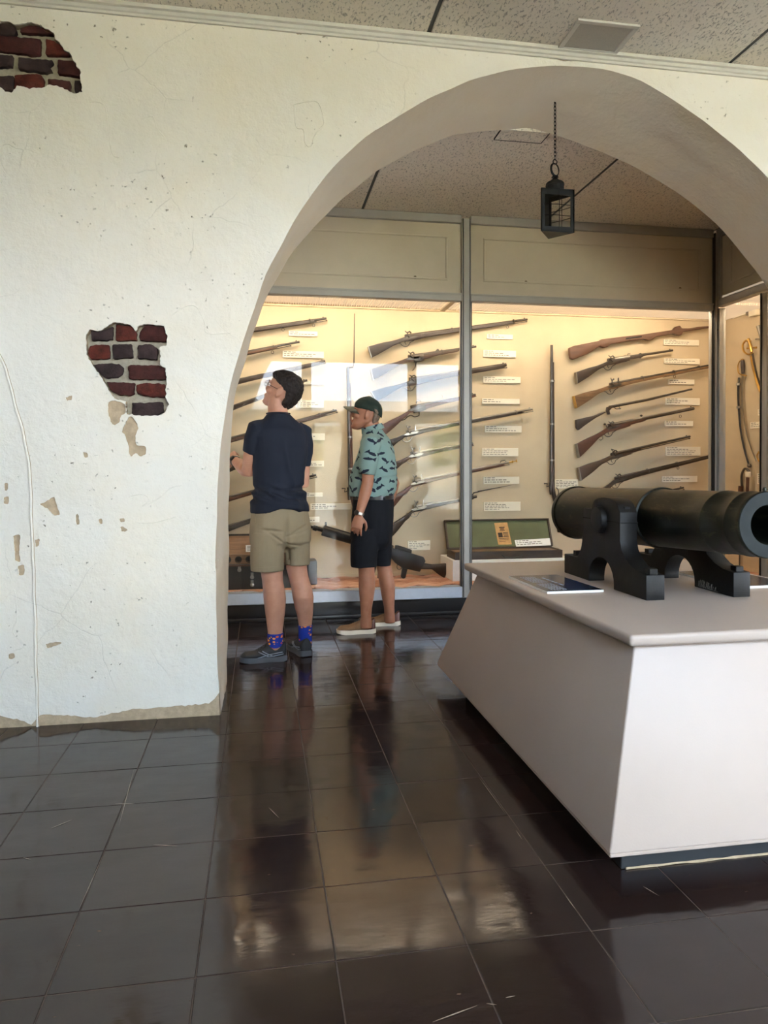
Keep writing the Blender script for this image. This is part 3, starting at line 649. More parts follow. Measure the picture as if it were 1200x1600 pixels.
m = MB(); m.box((XK - .006, 5.92, ZF + .014), (.012, .72, .028)); part(m, 'skirting', MT['caseback'], case, smooth=0)
m = MB(); m.box((4.14, 4.98, ZF - .03), (.56, 1.28, .04)); part(m, 'brick_floor', brick_m[0], side, smooth=0)
m = MB(); m.box((4.14, 4.98, ZT + .03), (.56, 1.28, .02)); part(m, 'case_ceiling', ribm, side, smooth=0)
for zz in (2.36, .93):
    m = MB(); m.lathe([(0, .007), (.004, .007), (.006, .003)], (XG - .006, 5.575 + .0, zz), (-1, 0, 0), 10); part(m, 'lock', MT['screw'], side)
# wooden floor of the room under the cases' glass stays the room's floor

# ================================================================== PEDESTAL AND CANNON
ZP = .695
pm = simple('taupe_painted_board', srgb(180, 163, 150), .42, var=.03, vs=3, bump=.12, bs=160, bd=.002)
ped = thing('pedestal', 'large beige splayed pedestal with a flat top carrying the bronze cannon', 'pedestal', (1.6, 2.9, 0))
XB0, XB1, XT0, XT1 = .972, 2.40, 1.125, 2.245
YB0, YB1, YT0, YT1 = 1.893, 3.92, 2.035, 3.62
m = MB(); zb, zt = .10, ZP - .035
m.add([(XB0, YB0, zb), (XB1, YB0, zb), (XB1, YB1, zb), (XB0, YB1, zb), (XT0, YT0, zt), (XT1, YT0, zt), (XT1, YT1, zt), (XT0, YT1, zt)], [(3, 2, 1, 0), (4, 5, 6, 7), (0, 1, 5, 4), (1, 2, 6, 5), (2, 3, 7, 6), (3, 0, 4, 7)])
bd_ = m.build('body', pm, ped, bevel=.006, seg=3)
m = MB(); z0_ = zb - .012
m.prism([(XB0 + .003, YB0 + .003, z0_), (XB1 - .003, YB0 + .003, z0_), (XB1 - .003, YB1 - .003, z0_), (XB0 + .003, YB1 - .003, z0_)], (0, 0, .012)); m.build('bottom_board', pm, ped, bevel=.003, seg=1)
m = MB(); m.prism([(1.09, 1.995, ZP - .036), (2.28, 1.995, ZP - .036), (2.28, 3.66, ZP - .036), (1.055, 3.66, ZP - .036)], (0, 0, .036)); m.build('top_slab', pm, ped, bevel=.011, seg=4, smooth=50)
m = MB(); m.box(((1.056 + 2.31) / 2, (1.985 + 3.63) / 2, .046), (2.31 - 1.056, 3.63 - 1.985, .092)); m.build('toe_kick', simple('black_toe_kick', srgb(34, 36, 38), .45, var=.1), ped, bevel=.002, seg=1)
m = MB(); m.tube([(1.07 + .04 * k, 1.983, .003 + .002 * mnoise.noise(Vector((k * .9, 1, 1)))) for k in range(31)], [.0035 + .0025 * mnoise.noise(Vector((k * .7, 5, 1))) for k in range(31)], 6); m.build('caulk_line', MT['undercoat'], ped)
# ---- carriage cheeks, black painted timber, one each side of the barrel
blk = simple('black_painted_timber', srgb(11, 10, 10), .52, spec=.35, var=.18, vs=10, bump=.3, bs=40)
def weld(m):
    key = {}; nv = []; mp_ = []
    for v in m.v:
        k_ = tuple(round(c, 5) for c in v)
        if k_ not in key: key[k_] = len(nv); nv.append(v)
        mp_.append(key[k_])
    o = MB(); o.v = nv; o.f = [tuple(mp_[i] for i in f) for f in m.f]; o.m = list(m.m); return o
def cheek(label, xa, xb, dY, trunnion_x):
    t = thing('cannon_cheek', label, 'gun stand', ((xa + xb) / 2, 2.85, ZP), 'black cheeks under the cannon' if False else None)
    Z0 = ZP
    side_ = [(3.24, Z0), (3.24, .785), (3.10, .785), (3.062, .83), (3.038, .90), (3.035, 1.014), (2.955, 1.014)]
    dome = [(2.83 + .122 * math.cos(a), 1.014 + .058 * math.sin(a)) for a in [math.pi * k / 14 for k in range(1, 14)]]
    dome = [(2.955 - (2.955 - 2.715) * (.5 - .5 * math.cos(math.pi * k / 16)), 1.014 + .056 * math.sin(math.pi * k / 16) ** .7) for k in range(1, 16)]
    right = [(2.715, 1.014), (2.645, 1.014), (2.645, .905), (2.64, .875), (2.62, .84), (2.585, .812), (2.545, .795), (2.50, .79), (2.50, Z0)]
    right = [(2.702, 1.014), (2.702, .90), (2.690, .865), (2.665, .838), (2.62, .812), (2.57, .797), (2.50, .79), (2.50, Z0)]
    arch_ = [(2.755, Z0)] + [(2.868 - .113 * math.cos(math.pi * k / 14) * 1.0, .715 + .098 * math.sin(math.pi * k / 14)) for k in range(0, 15)] + [(2.981, Z0)]
    poly = side_ + dome + right + arch_
    hole = [V2(2.868 + .0575 * math.cos(2 * math.pi * k / 32), .974 + .0575 * math.sin(2 * math.pi * k / 32)) for k in range(32)]; lo = [V2(y, z) for y, z in poly]
    v_, f_ = cdt(lo, [hole]); m = MB(); m.add([(xa, p.x + dY, p.y) for p in v_], f_); m.add([(xb, p.x + dY, p.y) for p in v_], f_)
    for lp in (lo, hole): n_ = len(lp); m.add([(xx, p.x + dY, p.y) for xx in (xa, xb) for p in lp], [(i, (i + 1) % n_, (i + 1) % n_ + n_, i + n_) for i in range(n_)])
    m = weld(m); ck = m.build('cheek', blk, t, bevel=.004, seg=2, smooth=40, lim=40)
    # cap square line
    m = MB(); m.box(((xa + xb) / 2, 2.868 + dY, .972), (xb - xa + .004, .338, .004)); m.build('cap_joint', MT['dark_gap'], t)
    for yy, zz in ((3.17, .785), (2.53, .79)):
        m = MB(); m.box(((xa + xb) / 2, yy + dY, zz + .011), (.034, .034, .022)); bo = m.build('bolt', blk, t, bevel=.002, seg=1)
        m = MB(); m.lathe([(0, .024), (.003, .024)], ((xa + xb) / 2, yy + dY, zz), (0, 0, 1), 16); m.build('washer', blk, t)
    for yy in (2.985, 2.73):
        m = MB(); m.box(((xa + xb) / 2, yy + dY - .005, 1.026), (.026, .026, .022)); m.build('bolt', blk, t, bevel=.002, seg=1)
    return t
cheek('black timber cheek nearer the blue panel holding the left side of the cannon', 1.430, 1.505, 0.0, 1.43)
far_cheek = cheek('black timber cheek beyond the cannon barrel with pale scuff marks on its side', 1.797, 1.868, .005, 1.87)
rs_ = random.Random(21); m = MB()
for k in range(16):
    a = atX(1093 + k * 1.7 + rs_.uniform(-1, 1), 906 + k * .7 + rs_.uniform(-2, 3), 1.797); b = a + Vector((0, -.012, -.030 - rs_.uniform(0, .02))); c = (a + b) / 2 + Vector((0, .010, 0)); x_ = Vector((1.7966 - a.x, 0, 0))
    m.tube([Vector((1.7966, q_.y, max(q_.z, ZP + .005))) for q_ in (a, c, b)], .0010, 4)
tag(m.build('scuff_marks', simple('pale_scuff', srgb(150, 146, 140), .8), far_cheek, smooth=0), kind='stuff')
# ---- barrel: breech far left, muzzle towards the right edge
ang = R(1.6); A0 = Vector((1.663, 3.62, .955)); A1 = Vector((1.663, 2.14, 1.005)); ax = (A1 - A0).normalized(); L = (A1 - A0).length
bz = NT('green_bronze'); g1 = bz.noise(8, 6, .65); st = bz.noise(26, 5, .6, vec=bz.pos((6, .6, 1)), dist=.5)
cb_ = bz.ramp(g1, [(.3, srgb(14, 18, 14)), (.55, srgb(28, 31, 23)), (.75, srgb(44, 43, 29))])
cb_ = bz.mix(bz.math('MULTIPLY', bz.ramp(st, [(.55, (0, 0, 0)), (.72, (1, 1, 1))]), .45), cb_, srgb(88, 84, 60))
bz.base(cb_, bz.n('ShaderNodeMapRange', {'Value': g1, 'To Min': .28, 'To Max': .5}).outputs[0], .55, .5); bz.bump(st, .12, .004)
can = thing('cannon', 'dark green bronze cannon barrel lying on two black timber cheeks', 'cannon', (A0 + A1) / 2)
Lr = lambda s: s * L
prof = [(-.062, .02), (-.062, .06), (-.052, .10), (-.02, .125), (-.004, .131), (0, .139), (.016, .1405), (.030, .139), (.036, .133), (.05, .1315), (.30, .129), (.55, .1265), (.555, .1265),
        (.80, .1245), (.822, .1245), (.826, .1285), (.836, .1295), (.846, .1285), (.850, .121), (.87, .1195), (1.10, .1155), (1.262, .1125), (1.266, .1145), (1.274, .115), (1.280, .1125), (1.35, .1105), (1.398, .1105), (1.402, .1125), (1.408, .1128), (1.412, .111), (L - .022, .1105), (L - .012, .1125), (L - .003, .1118), (L, .109), (L, .109), (L, .0665), (L - .004, .0655), (L - .62, .0655), (L - .64, .055), (L - .645, .002)]
m = MB(); m.lathe(prof, A0, ax, 72, closed_ends=True); brl = m.build('barrel', bz.m, can, smooth=28, fixn=False)
m = MB(); m.lathe([(L - .0025, .1085), (L + .0015, .1083), (L + .0018, .068), (L - .002, .0665)], A0, ax, 64, closed_ends=False); m.build('muzzle_face', simple('grey_green_muzzle', srgb(32, 37, 37), .6, .0, .25, var=.2, vs=20), can, smooth=30)
T0 = A0 + ax * (A0.y - 2.868) / -ax.y if False else Vector((1.663, 2.868, .974))
for sx, lb in ((-1, 'a'), (1, 'b')):
    m = MB(); m.lathe([(0, .056), (.2, .056), (.222, .056), (.234, .052), (.236, .048)], T0 + Vector((sx * .02, 0, 0)), (sx, 0, 0), 32); m.build('trunnion', blk, can, smooth=40)
m = MB(); m.lathe([(0, .006), (.008, .007), (.014, .004)], A0 + ax * (L - .02) + Vector((0, 0, .111)), (0, 0, 1), 10); m.build('front_sight', bz.m, can)
m = MB(); m.lathe([(-.12, .012), (-.115, .03), (-.10, .038), (-.085, .03), (-.072, .02), (-.062, .03)], A0, ax, 24); m.build('cascabel', bz.m, can)
# ---- text panels lying on the pedestal
def panel(nm, label, corners, mt, stripes):
    # corners: far left, far right, near right, near left on the pedestal top
    a, b, c, d = [Vector((x, y, ZP)) for x, y in corners]
    t = thing(nm, label, 'sign', (a + c) / 2)
    m = MB(); m.prism([a, d, c, b], (0, 0, .009)); m.build('board', MT['label_white'], t)
    up_ = Vector((0, 0, .0092)); m = MB(); e = .004
    P = lambda u, v: a + (b - a) * u + (d - a) * v + (a - b + c - d) * (u * v)
    m.prism([P(e, e) + up_, P(e, 1 - e) + up_, P(1 - e, 1 - e) + up_, P(1 - e, e) + up_], (0, 0, .0006)); m.build('printed_face', mt, t, smooth=0)
    m = MB(); up2 = Vector((0, 0, .0099))
    for (u0, u1, v0, v1) in stripes: m.prism([P(u0, v0) + up2, P(u0, v1) + up2, P(u1, v1) + up2, P(u1, v0) + up2], (0, 0, .0003))
    if stripes: m.build('print', simple('pale_print', srgb(176, 190, 204), .5, var=0), t, smooth=0)
    return t
navy = simple('navy_gloss_print', srgb(22, 44, 78), .16, var=.06)
rs = random.Random(5); st_ = []
for i in range(7): st_.append((.22 + .085 * i, .255 + .085 * i, .18 + (.06 if i < 6 else 0), rs.uniform(.55, .82)))
st_ = []
for col_ in (0, 1):
    for i in range(6):
        u = .14 + .05 * i; v0 = .12 + .44 * col_
        for w_ in range(6):
            st_.append((u, u + .016, v0 + .065 * w_, v0 + .065 * w_ + rs.uniform(.04, .058)))
for w_ in range(5): st_.append((.52, .56, .2 + .1 * w_, .2 + .1 * w_ + rs.uniform(.05, .085)))
panel('information_panel', 'dark blue printed panel lying on the left edge of the pedestal top', ((1.112, 3.126), (1.340, 3.124), (1.362, 2.705), (1.122, 2.705)), navy, st_)
panel('information_panel', 'pale edged dark panel lying behind the far cheek near the right edge', ((1.92, 3.12), (2.20, 3.12), (2.22, 2.68), (1.96, 2.68)), simple('grey_gloss_print', srgb(70, 74, 82), .12, var=.05), [])

# ================================================================== LANTERN hanging from the crown of the arch
YL = 3.86
lan = thing('hanging_lantern', 'black three sided lantern hanging on a chain under the arch', 'lantern', (1.645, YL, 2.51))
lk = simple('black_lantern_tin', srgb(15, 16, 15), .45, .5, var=.2)
lx, top_z, bot_z = 1.645, 2.745, 2.512
TL, TR, TB = Vector((1.545, YL - .045, 0)), Vector((1.742, YL - .045, 0)), Vector((1.642, YL + .085, 0))
zz = lambda p, z: Vector((p.x, p.y, z))
def frame_face(P, Q, fw_, nm, lo=bot_z, hi=top_z, th=.006):
    u = (Q - P).normalized(); n_ = Vector((u.y, -u.x, 0)); Wd = (Q - P).length; m = MB()
    for (s0, s1, a, b) in ((0, Wd, lo, lo + .026), (0, Wd, hi - .03, hi), (0, fw_, lo + .026, hi - .03), (Wd - fw_, Wd, lo + .026, hi - .03)):
        m.prism([zz(P + u * s0, a), zz(P + u * s1, a), zz(P + u * s1, b), zz(P + u * s0, b)], n_ * -th)
    return m.build(nm, lk, lan, smooth=0)
frame_face(TL, TR, .022, 'front_frame'); frame_face(TR, TB, .02, 'right_frame')
m = MB(); u = (TB - TL).normalized(); n_ = Vector((-u.y, u.x, 0)); m.prism([zz(TL, bot_z), zz(TB, bot_z), zz(TB, top_z), zz(TL, top_z)], -n_ * .005); m.build('back_plate', lk, lan, smooth=0)
for nm, z, t_ in (('bottom_plate', bot_z - .004, .008), ('top_plate', top_z - .004, .008)):
    m = MB(); m.prism([zz(TL, z), zz(TR, z), zz(TB, z)], (0, 0, t_)); m.build(nm, lk, lan, smooth=0)
m = MB(); m.prism([zz(TL.lerp(TR, .12), bot_z + .03), zz(TL.lerp(TR, .88), bot_z + .03), zz(TL.lerp(TR, .88), top_z - .032), zz(TL.lerp(TR, .12), top_z - .032)], (0, .003, 0)); m.build('pane', MT['glass'], lan, smooth=0)
m = MB(); m.prism([zz(TR.lerp(TB, .12), bot_z + .03), zz(TR.lerp(TB, .88), bot_z + .03), zz(TR.lerp(TB, .88), top_z - .032), zz(TR.lerp(TB, .12), top_z - .032)], (-.002, -.002, 0)); m.build('pane', MT['glass'], lan, smooth=0)
for P, Q in ((TL, TR), (TR, TB)):
    u = (Q - P); o_ = Vector((u.y, -u.x, 0)).normalized() * .008
    for k in (1, 2): z = bot_z + .026 + k * .06; m = MB(); m.tube([zz(P + u * .05 + o_ * .4, z), zz(P + u * .5 + o_ * 1.4, z), zz(P + u * .95 + o_ * .4, z)], .0022, 6); m.build('guard_wire', lk, lan)
    m = MB(); m.tube([zz(P + u * .52 + o_ * 1.4, bot_z + .01), zz(P + u * .52 + o_ * 1.6, (bot_z + top_z) / 2), zz(P + u * .52 + o_ * 1.4, top_z - .01)], .0022, 6); m.build('guard_wire', lk, lan)
cx_, cy_ = 1.643, YL - .005
m = MB(); m.lathe([(0, .042), (.006, .042), (.006, .047), (.034, .047), (.034, .052), (.046, .050), (.052, .044), (.058, .03), (.074, .013), (.078, .012), (.081, .020), (.085, .018), (.089, .006)], (cx_, cy_, top_z), (0, 0, 1), 28); ch = m.build('chimney', lk, lan, smooth=30)
m = MB()
for k in range(18):
    a = 2 * math.pi * k / 18; m.box((cx_ + .0475 * math.cos(a), cy_ + .0475 * math.sin(a), top_z + .020), (.004, .004, .016), Matrix.Rotation(a, 3, 'Z'))
m.build('vent_slots', MT['dark_gap'], ch, smooth=0)
m = MB(); m.tube(ring_pts((cx_, cy_, top_z + .124), (1, .55, 0), (0, 0, 1), .034, 28), .006, 8, closed=True, flat=.5); m.build('carrying_ring', lk, lan, smooth=50)
m = MB(); m.tube(ring_pts((cx_, cy_, top_z + .168), (1, .2, 0), (0, 0, 1), .013, 16), .003, 6, closed=True); m.build('link_ring', lk, lan, smooth=50)
ztop = 3.27; z = top_z + .181; k = 0
while z < ztop - .01:
    m = MB(); dirv = (1, .3, 0) if k % 2 else (-.3, 1, 0)
    m.tube(ring_pts((cx_, cy_, z + .010), dirv, (0, 0, 1), .0065, 12, r2=.0135), .0022, 6, closed=True); m.build('chain_link', lk, lan, smooth=50); z += .0212; k += 1
m = MB(); m.tube([(cx_, cy_, z - .004), (cx_, cy_, 3.30)], .003, 6); m.lathe([(0, .012), (.004, .012)], (cx_, cy_, 3.272), (0, 0, 1), 12); m.build('ceiling_hook', lk, lan)

# ================================================================== FIREARMS on the back panel
def Wp(px, py, Y=6.245): return atY(px, py, Y)
def gun(name, label, butt_t, butt_b, lock, muz, mat='walnut', fore=.93, metal='gunmetal', r0=.014, r1=.010, hammer='perc', guard=True, bands=(), ramrod=True, swivel=(), thick=.042, drop=.55, buttplate='steel', sight=True, depth=.03, wrist=.021, extra=None, cat_='rifle', belly=.55, scroll=False, rod_out=0):
    """butt_t / butt_b: heel and toe, lock: top of the lock, muz: end of the barrel, all measured in the photograph on the panel"""
    bt, bb, lk_, mz = [Wp(*p) for p in (butt_t, butt_b, lock, muz)]
    Y = bt.y; t = thing(name, label, cat_, (lk_.x, 6.29, lk_.z))
    ax = Vector((mz.x - lk_.x, 0, mz.z - lk_.z)); L = ax.length; ax.normalize(); up = Vector((-ax.z, 0, ax.x))
    P = lambda s, v: lk_ + ax * s + up * v                   # coordinates along the barrel from the lock
    toL = lambda p: ((p - lk_).dot(ax), (p - lk_).dot(up))
    (bx, by), (tx, ty) = toL(bt), toL(bb)
    fs = fore * L; w_ = wrist
    wx = bx + (0 - bx) * .56; wy = by + (-.012 - by) * drop; 
    poly = [(bx, by), (bx * .8 + wx * .2, by * .82 + wy * .18 + .002), (bx * .42 + wx * .58, by * .5 + wy * .5 + .006), (wx, wy), (wx * .5, wy * .45 - .003), (-.03, -.006), (.02, -.006), (.10, -.007), (fs * .5, -.006), (fs - .012, -.005), (fs, -.010)]
    th = r0 * 1.9
    poly += [(fs - .006, -.010 - th * .42), (fs * .55, -.010 - th * .62), (.16, -.010 - th * .95), (.06, -.016 - th * 1.05), (-.02, -.018 - th * 1.1), (-.07, -.016 - th * 1.0 + wy * .12), (wx * .72, wy * .72 - 2 * w_ * .9), (wx, wy - 2 * w_), (wx * belly + tx * (1 - belly), (wy - 2 * w_) * belly + ty * (1 - belly) - .004), (tx, ty)]
    pts = cat([P(*poly[0])] + [P(*q) for q in poly[1:]], 3)
    m = MB(); m.prism([p + Vector((0, thick / 2, 0)) for p in pts], (0, -thick, 0)); m.build('stock', MT[mat], t, bevel=.010, seg=2, smooth=50, lim=50)
    if buttplate:
        d = (bb - bt); o_ = -ax * .004; m = MB(); m.prism([bt + o_, bb + o_, bb + ax * .004, bt + ax * .004], (0, thick * .52, 0)); m.prism([bt + o_, bb + o_, bb + ax * .004, bt + ax * .004], (0, -thick * .52, 0)); m.build('butt_plate', MT[buttplate], t)
    m = MB(); m.lathe([(-.05, r0 * .8), (-.045, r0 * 1.05), (L * .35, (r0 * 1.1 + r1) / 2), (L - .004, r1), (L, r1 * .92), (L, r1 * .55), (L - .03, r1 * .5)], P(0, .0), ax, 14, ref=up); m.build('barrel', MT[metal], t, smooth=30)
    if ramrod:
        m = MB(); m.tube([P(fs * .5, -r0 - .014), P(fs, -r0 - .007), P(L - .012 + rod_out, -r1 - .009)], .0042, 6); m.lathe([(0, .004), (.01, .007), (.016, .006)], P(L - .012 + rod_out, -r1 - .009), ax, 8); m.build('ramrod', MT[metal], t)
    f_ = Vector((0, -thick / 2 - .003, 0))
    m = MB(); m.prism([P(*q) + f_ for q in ((-.085, -.026), (-.05, -.012), (.04, -.010), (.065, -.018), (.04, -.032), (-.05, -.036))], (0, .006, 0)); lp = m.build('lock_plate', MT[metal], t, bevel=.0015, seg=1)
    if hammer:
        hp = lambda s, v: P(s, v) + Vector((0, -thick / 2 - .004, 0)); m = MB()
        if hammer == 'perc': m.tube([hp(-.012, -.02), hp(-.03, .004), hp(-.026, .024), hp(-.005, .030), hp(.006, .014)], [.008, .007, .006, .0065, .007], 8); m.tube([hp(-.028, .02), hp(-.046, .040)], [.005, .004], 6)
        elif hammer == 'flint':
            m.tube([hp(-.018, -.02), hp(-.036, .006), hp(-.030, .030), hp(-.010, .040)], [.008, .007, .006, .008], 8); m.tube([hp(-.032, .026), hp(-.040, .055)], [.005, .004], 6)
            m.build('hammer', MT[metal], t); m = MB(); m.prism([hp(.022, -.006), hp(.034, .042), hp(.042, .044), hp(.036, .0), hp(.055, -.012)], (0, .012, 0)); m.build('frizzen', MT[metal], t, bevel=.001, seg=1); m = None
        if m: m.build('hammer', MT[metal], t)
    if guard:
        g0 = -.022 - th * 1.05; m = MB(); c = P(-.055, g0 - .006)
        m.tube([P(-.125, g0 + .004), P(-.105, g0 - .01)] + ring_pts(P(-.055, g0 - .006), -ax, -up, .040, 12, .2, math.pi - .2, r2=.036) + [P(-.005, g0 - .01), P(.03, g0 + .004)], .0035, 6); m.build('trigger_guard', MT[metal], t)
        m = MB(); m.tube([P(-.05, g0 + .01), P(-.058, g0 - .008), P(-.05, g0 - .026)], [.004, .0035, .0025], 6); m.build('trigger', MT[metal], t)
        if scroll: m = MB(); m.tube([P(-.10, g0), P(-.125, g0 - .022), P(-.115, g0 - .045), P(-.14, g0 - .06), P(-.155, g0 - .048)], .0035, 6); m.build('guard_spur', MT[metal], t)
    for b in bands:
        m = MB(); s = b * L; rr = r0 * (1 - b) + r1 * b
        for ds in (-.007, .007): pass
        m.tube([P(s, rr + .003) + Vector((0, 0, 0))] + [P(s, 0) + up * (rr + .004) * math.cos(a) + Vector((0, 1, 0)) * (rr + .012) * math.sin(a) - up * (th * .35 if math.cos(a) < 0 else 0) * abs(math.cos(a)) for a in [2 * math.pi * k / 14 for k in range(14)]][1:], .006, 6, closed=True, flat=.5); m.build('barrel_band', MT['steel' if metal == 'steel' else metal], t)
    for s_ in swivel:
        s = s_ * L if s_ > 0 else bx * -s_; base_v = (-.012 - th * .7) if s_ > 0 else (wy - 2 * w_) * .6 + ty * .4 - .004
        m = MB(); m.tube(ring_pts(P(s, base_v - .012), ax, up, .011, 12, r2=.013), .0025, 6, closed=True); m.build('sling_swivel', MT[metal], t)
    if sight:
        m = MB(); m.prism([P(L - .035, r1), P(L - .02, r1), P(L - .022, r1 + .009), P(L - .030, r1 + .009)], (0, .004, 0)); m.build('front_sight', MT[metal], t)
    if extra: extra(t, P, L)
    return t
# --- middle column
def forked(t, P, L):
    pass
gun('percussion_musket', 'long percussion musket with grey brown stock, topmost in the middle column', (575, 542), (580, 559), (641, 524), (824, 499), 'walnut_dark', .86, bands=(.35, .88), swivel=(.82,), rod_out=-.01)
def sharps(t, P, L):
    m = MB(); m.prism([P(-.02, -.004) + Vector((0, -.024, 0)), P(.085, .0) + Vector((0, -.024, 0)), P(.085, -.055) + Vector((0, -.024, 0)), P(-.0, -.06) + Vector((0, -.024, 0))], (0, .048, 0)); m.build('breech_block', MT['gunmetal'], t, bevel=.004)
    m = MB(); m.tube([P(.015, -.06), P(.0, -.10), P(-.03, -.125)], [.006, .005, .005], 8); m.build('lever', MT['gunmetal'], t)
    m = MB(); m.prism([P(.20, .012), P(.24, .012), P(.235, .030), P(.225, .030)], (0, .006, 0)); m.build('rear_sight', MT['gunmetal'], t)
gun('breech_loading_carbine', 'short carbine with a squared breech, second from the top in the middle column', (579, 577), (583, 594), (646, 556), (744, 541.5), 'walnut', .70, ramrod=False, bands=(.45,), extra=sharps, guard=False)
gun('heavy_barrel_rifle', 'rifle with a thick dark barrel, third from the top in the middle column', (579, 612), (588, 627), (648, 592), (791, 570), 'walnut_dark', .95, r0=.017, r1=.016)
def spencer(t, P, L):
    m = MB(); m.prism([P(-.05, .004) + Vector((0, -.022, 0)), P(.08, .004) + Vector((0, -.022, 0)), P(.08, -.05) + Vector((0, -.022, 0)), P(-.03, -.06) + Vector((0, -.022, 0))], (0, .044, 0)); m.build('receiver', MT['gunmetal'], t, bevel=.004)
    m = MB(); m.tube([P(.02, -.055), P(.01, -.088), P(-.03, -.092), P(-.06, -.07), P(-.09, -.075), P(-.12, -.095), P(-.15, -.10), P(-.16, -.08)], .0045, 8); m.build('lever', MT['gunmetal'], t)
    m = MB(); m.tube(ring_pts(P(.03, .024), (1, 0, .15), (0, 0, 1), .022, 12, .4, 3.4), .004, 6); m.tube([P(.26, .01), P(.255, .055)], .0025, 6); m.build('raised_sights', MT['gunmetal'], t)
gun('lever_action_rifle', 'lever action rifle with a reddish stock just above the cap of the older visitor', (596, 664), (600, 681), (650, 634.5), (743, 616.5), 'walnut_red', .98, hammer=None, guard=False, ramrod=False, extra=spencer, buttplate=None)
gun('flintlock_musket', 'long flintlock musket with twin muzzle prongs, fifth from the top in the middle column', (590, 694), (596, 712), (643, 673), (832, 639), 'walnut_dark', .90, hammer='flint', bands=(.38, .86), swivel=(.43,), metal='steel')
gun('flintlock_fowling_gun', 'slim flintlock long gun, sixth from the top in the middle column', (594, 731), (600, 749), (650, 707), (739, 692.5), 'walnut', .98, hammer='flint', metal='steel')
def spike(t, P, L):
    m = MB(); m.lathe([(L, .006), (L + .03, .008), (L + .035, .014), (L + .045, .006), (L + .065, .004), (L + .075, .016), (L + .082, .004)], P(0, 0), P(1, 0) - P(0, 0), 12); m.build('muzzle_plug', MT['brass'], t)
    m = MB(); m.tube([P(L - .08, .012), P(L - .07, .026), P(L - .03, .026)], .004, 6); m.build('bayonet_stud', MT['gunmetal'], t)
gun('brass_tipped_musket', 'musket with a red brown stock and a brass plug in its muzzle, middle column', (596, 786), (604, 804), (653, 750), (795, 722.5), 'walnut_red', .93, hammer='flint', metal='steel', extra=spike, scroll=True)
def bayonet(t, P, L):
    m = MB(); m.tube([P(L - .06, 0), P(L + .02, 0)], .016, 12); m.tube([P(L - .02, .01), P(L, .035), P(L + .05, .038)], [.006, .006, .006], 8)
    m.prism([P(L + .04, .034) + Vector((0, -.004, 0)), P(L + .42, .052) + Vector((0, -.001, 0)), P(L + .04, .046) + Vector((0, -.004, 0))], (0, .006, 0)); m.build('bayonet', MT['gunmetal'], t, fixn=True)
gun('bayonet_musket', 'flintlock musket with a long spike bayonet fixed, lowest of the middle column', (600, 826), (608, 843), (655, 790), (741, 776), 'walnut_dark', .96, hammer='flint', metal='steel', extra=bayonet, ramrod=False)
# --- right hand column
def blank_profile(t, P, L): pass
t = thing('unfinished_stock', 'plain brown unfinished wooden gunstock with knobs, topmost in the right column', 'gunstock', Wp(940, 535))
q = [(888, 544), (895, 541), (935, 533), (939, 530.5), (975, 526), (1003, 523), (1050, 516), (1054, 511), (1061, 509), (1064, 513.5), (1075, 513.5), (1090, 511), (1109, 509.5), (1109, 512.5), (1092, 515), (1066, 518.5), (1064, 524), (1058, 524.5), (1050, 522), (1024, 526.5), (1018, 531), (1012, 532.5), (1005, 530), (978, 534), (953, 538), (948, 542.5), (943, 544), (936, 541), (918, 553), (894, 562.5), (890, 560)]
m = MB(); m.prism([Wp(*p) + Vector((0, .02, 0)) for p in q], (0, -.042, 0)); m.build('stock', MT['wood_brown'], t, bevel=.008, seg=2, smooth=50, lim=30)
m = MB(); m.prism([Wp(*p) + Vector((0, -.0225, 0)) for p in ((976, 528.5), (1001, 525.5), (1001, 527.5), (976, 531))], (0, .003, 0)); m.build('slot', MT['dark_gap'], t, smooth=0)
m = MB(); m.tube([Wp(1106, 511), Wp(1114, 510)], .007, 8); m.build('tip', MT['gunmetal'], t)
def smith(t, P, L):
    m = MB(); m.tube([P(.02, 0), P(.17, 0)], .017, 12); m.lathe([(0, .020), (.008, .020)], P(.12, 0), P(1, 0) - P(0, 0), 12); m.build('breech', MT['steel'], t)
    m = MB(); m.tube([P(.10, -.02), P(.12, -.036), P(.14, -.034)], .006, 8); m.tube([P(.155, .016), P(.16, .03), P(.185, .026)], .003, 6); m.build('catch', MT['gunmetal'], t)
gun('cavalry_carbine', 'short percussion carbine with dark stock, second from the top in the right column', (899, 582), (901, 600), (957, 561.5), (1051, 547.5), 'walnut_dark', .48, ramrod=False, bands=(.46,), extra=smith)
gun('long_musket', 'long musket with a light worn butt, third from the top in the right column', (896, 619), (900, 638), (960, 599), (1113, 570), 'walnut_worn', .97, hammer='flint', bands=(.28, .60, .86), swivel=(.6,), buttplate='brass')
# broken two piece gun
t = thing('broken_gun', 'bare barrel with hooked grip and its broken off stock, fourth in the right column', 'gun', Wp(950, 640))
m = MB(); q = [(899, 656), (926, 650), (930, 648.5), (944, 643), (946, 644.5), (930, 653), (914, 664), (903, 672.5), (900, 668)]
m.prism([Wp(*p) + Vector((0, .02, 0)) for p in q], (0, -.04, 0)); m.build('stock', MT['walnut_dark'], t, bevel=.006, seg=2, smooth=50, lim=30)
m = MB(); m.tube([Wp(952, 636), Wp(1010, 625), Wp(1081, 608)], [.0135, .012, .009], 12); m.build('barrel', MT['gunmetal'], t)
m = MB(); q = [(948, 636), (957, 634), (962, 635), (955, 638), (951.5, 642), (953, 647.5), (949.5, 648), (947, 642)]
m.prism([Wp(*p) + Vector((0, .014, 0)) for p in q], (0, -.028, 0)); m.build('grip', MT['walnut_dark'], t, bevel=.004, lim=30)
m = MB(); m.tube([Wp(958, 636), Wp(963, 639), Wp(970, 638.5)], .004, 6); m.tube([Wp(966, 634), Wp(969, 638)], .003, 6); m.build('trigger', MT['gunmetal'], t)
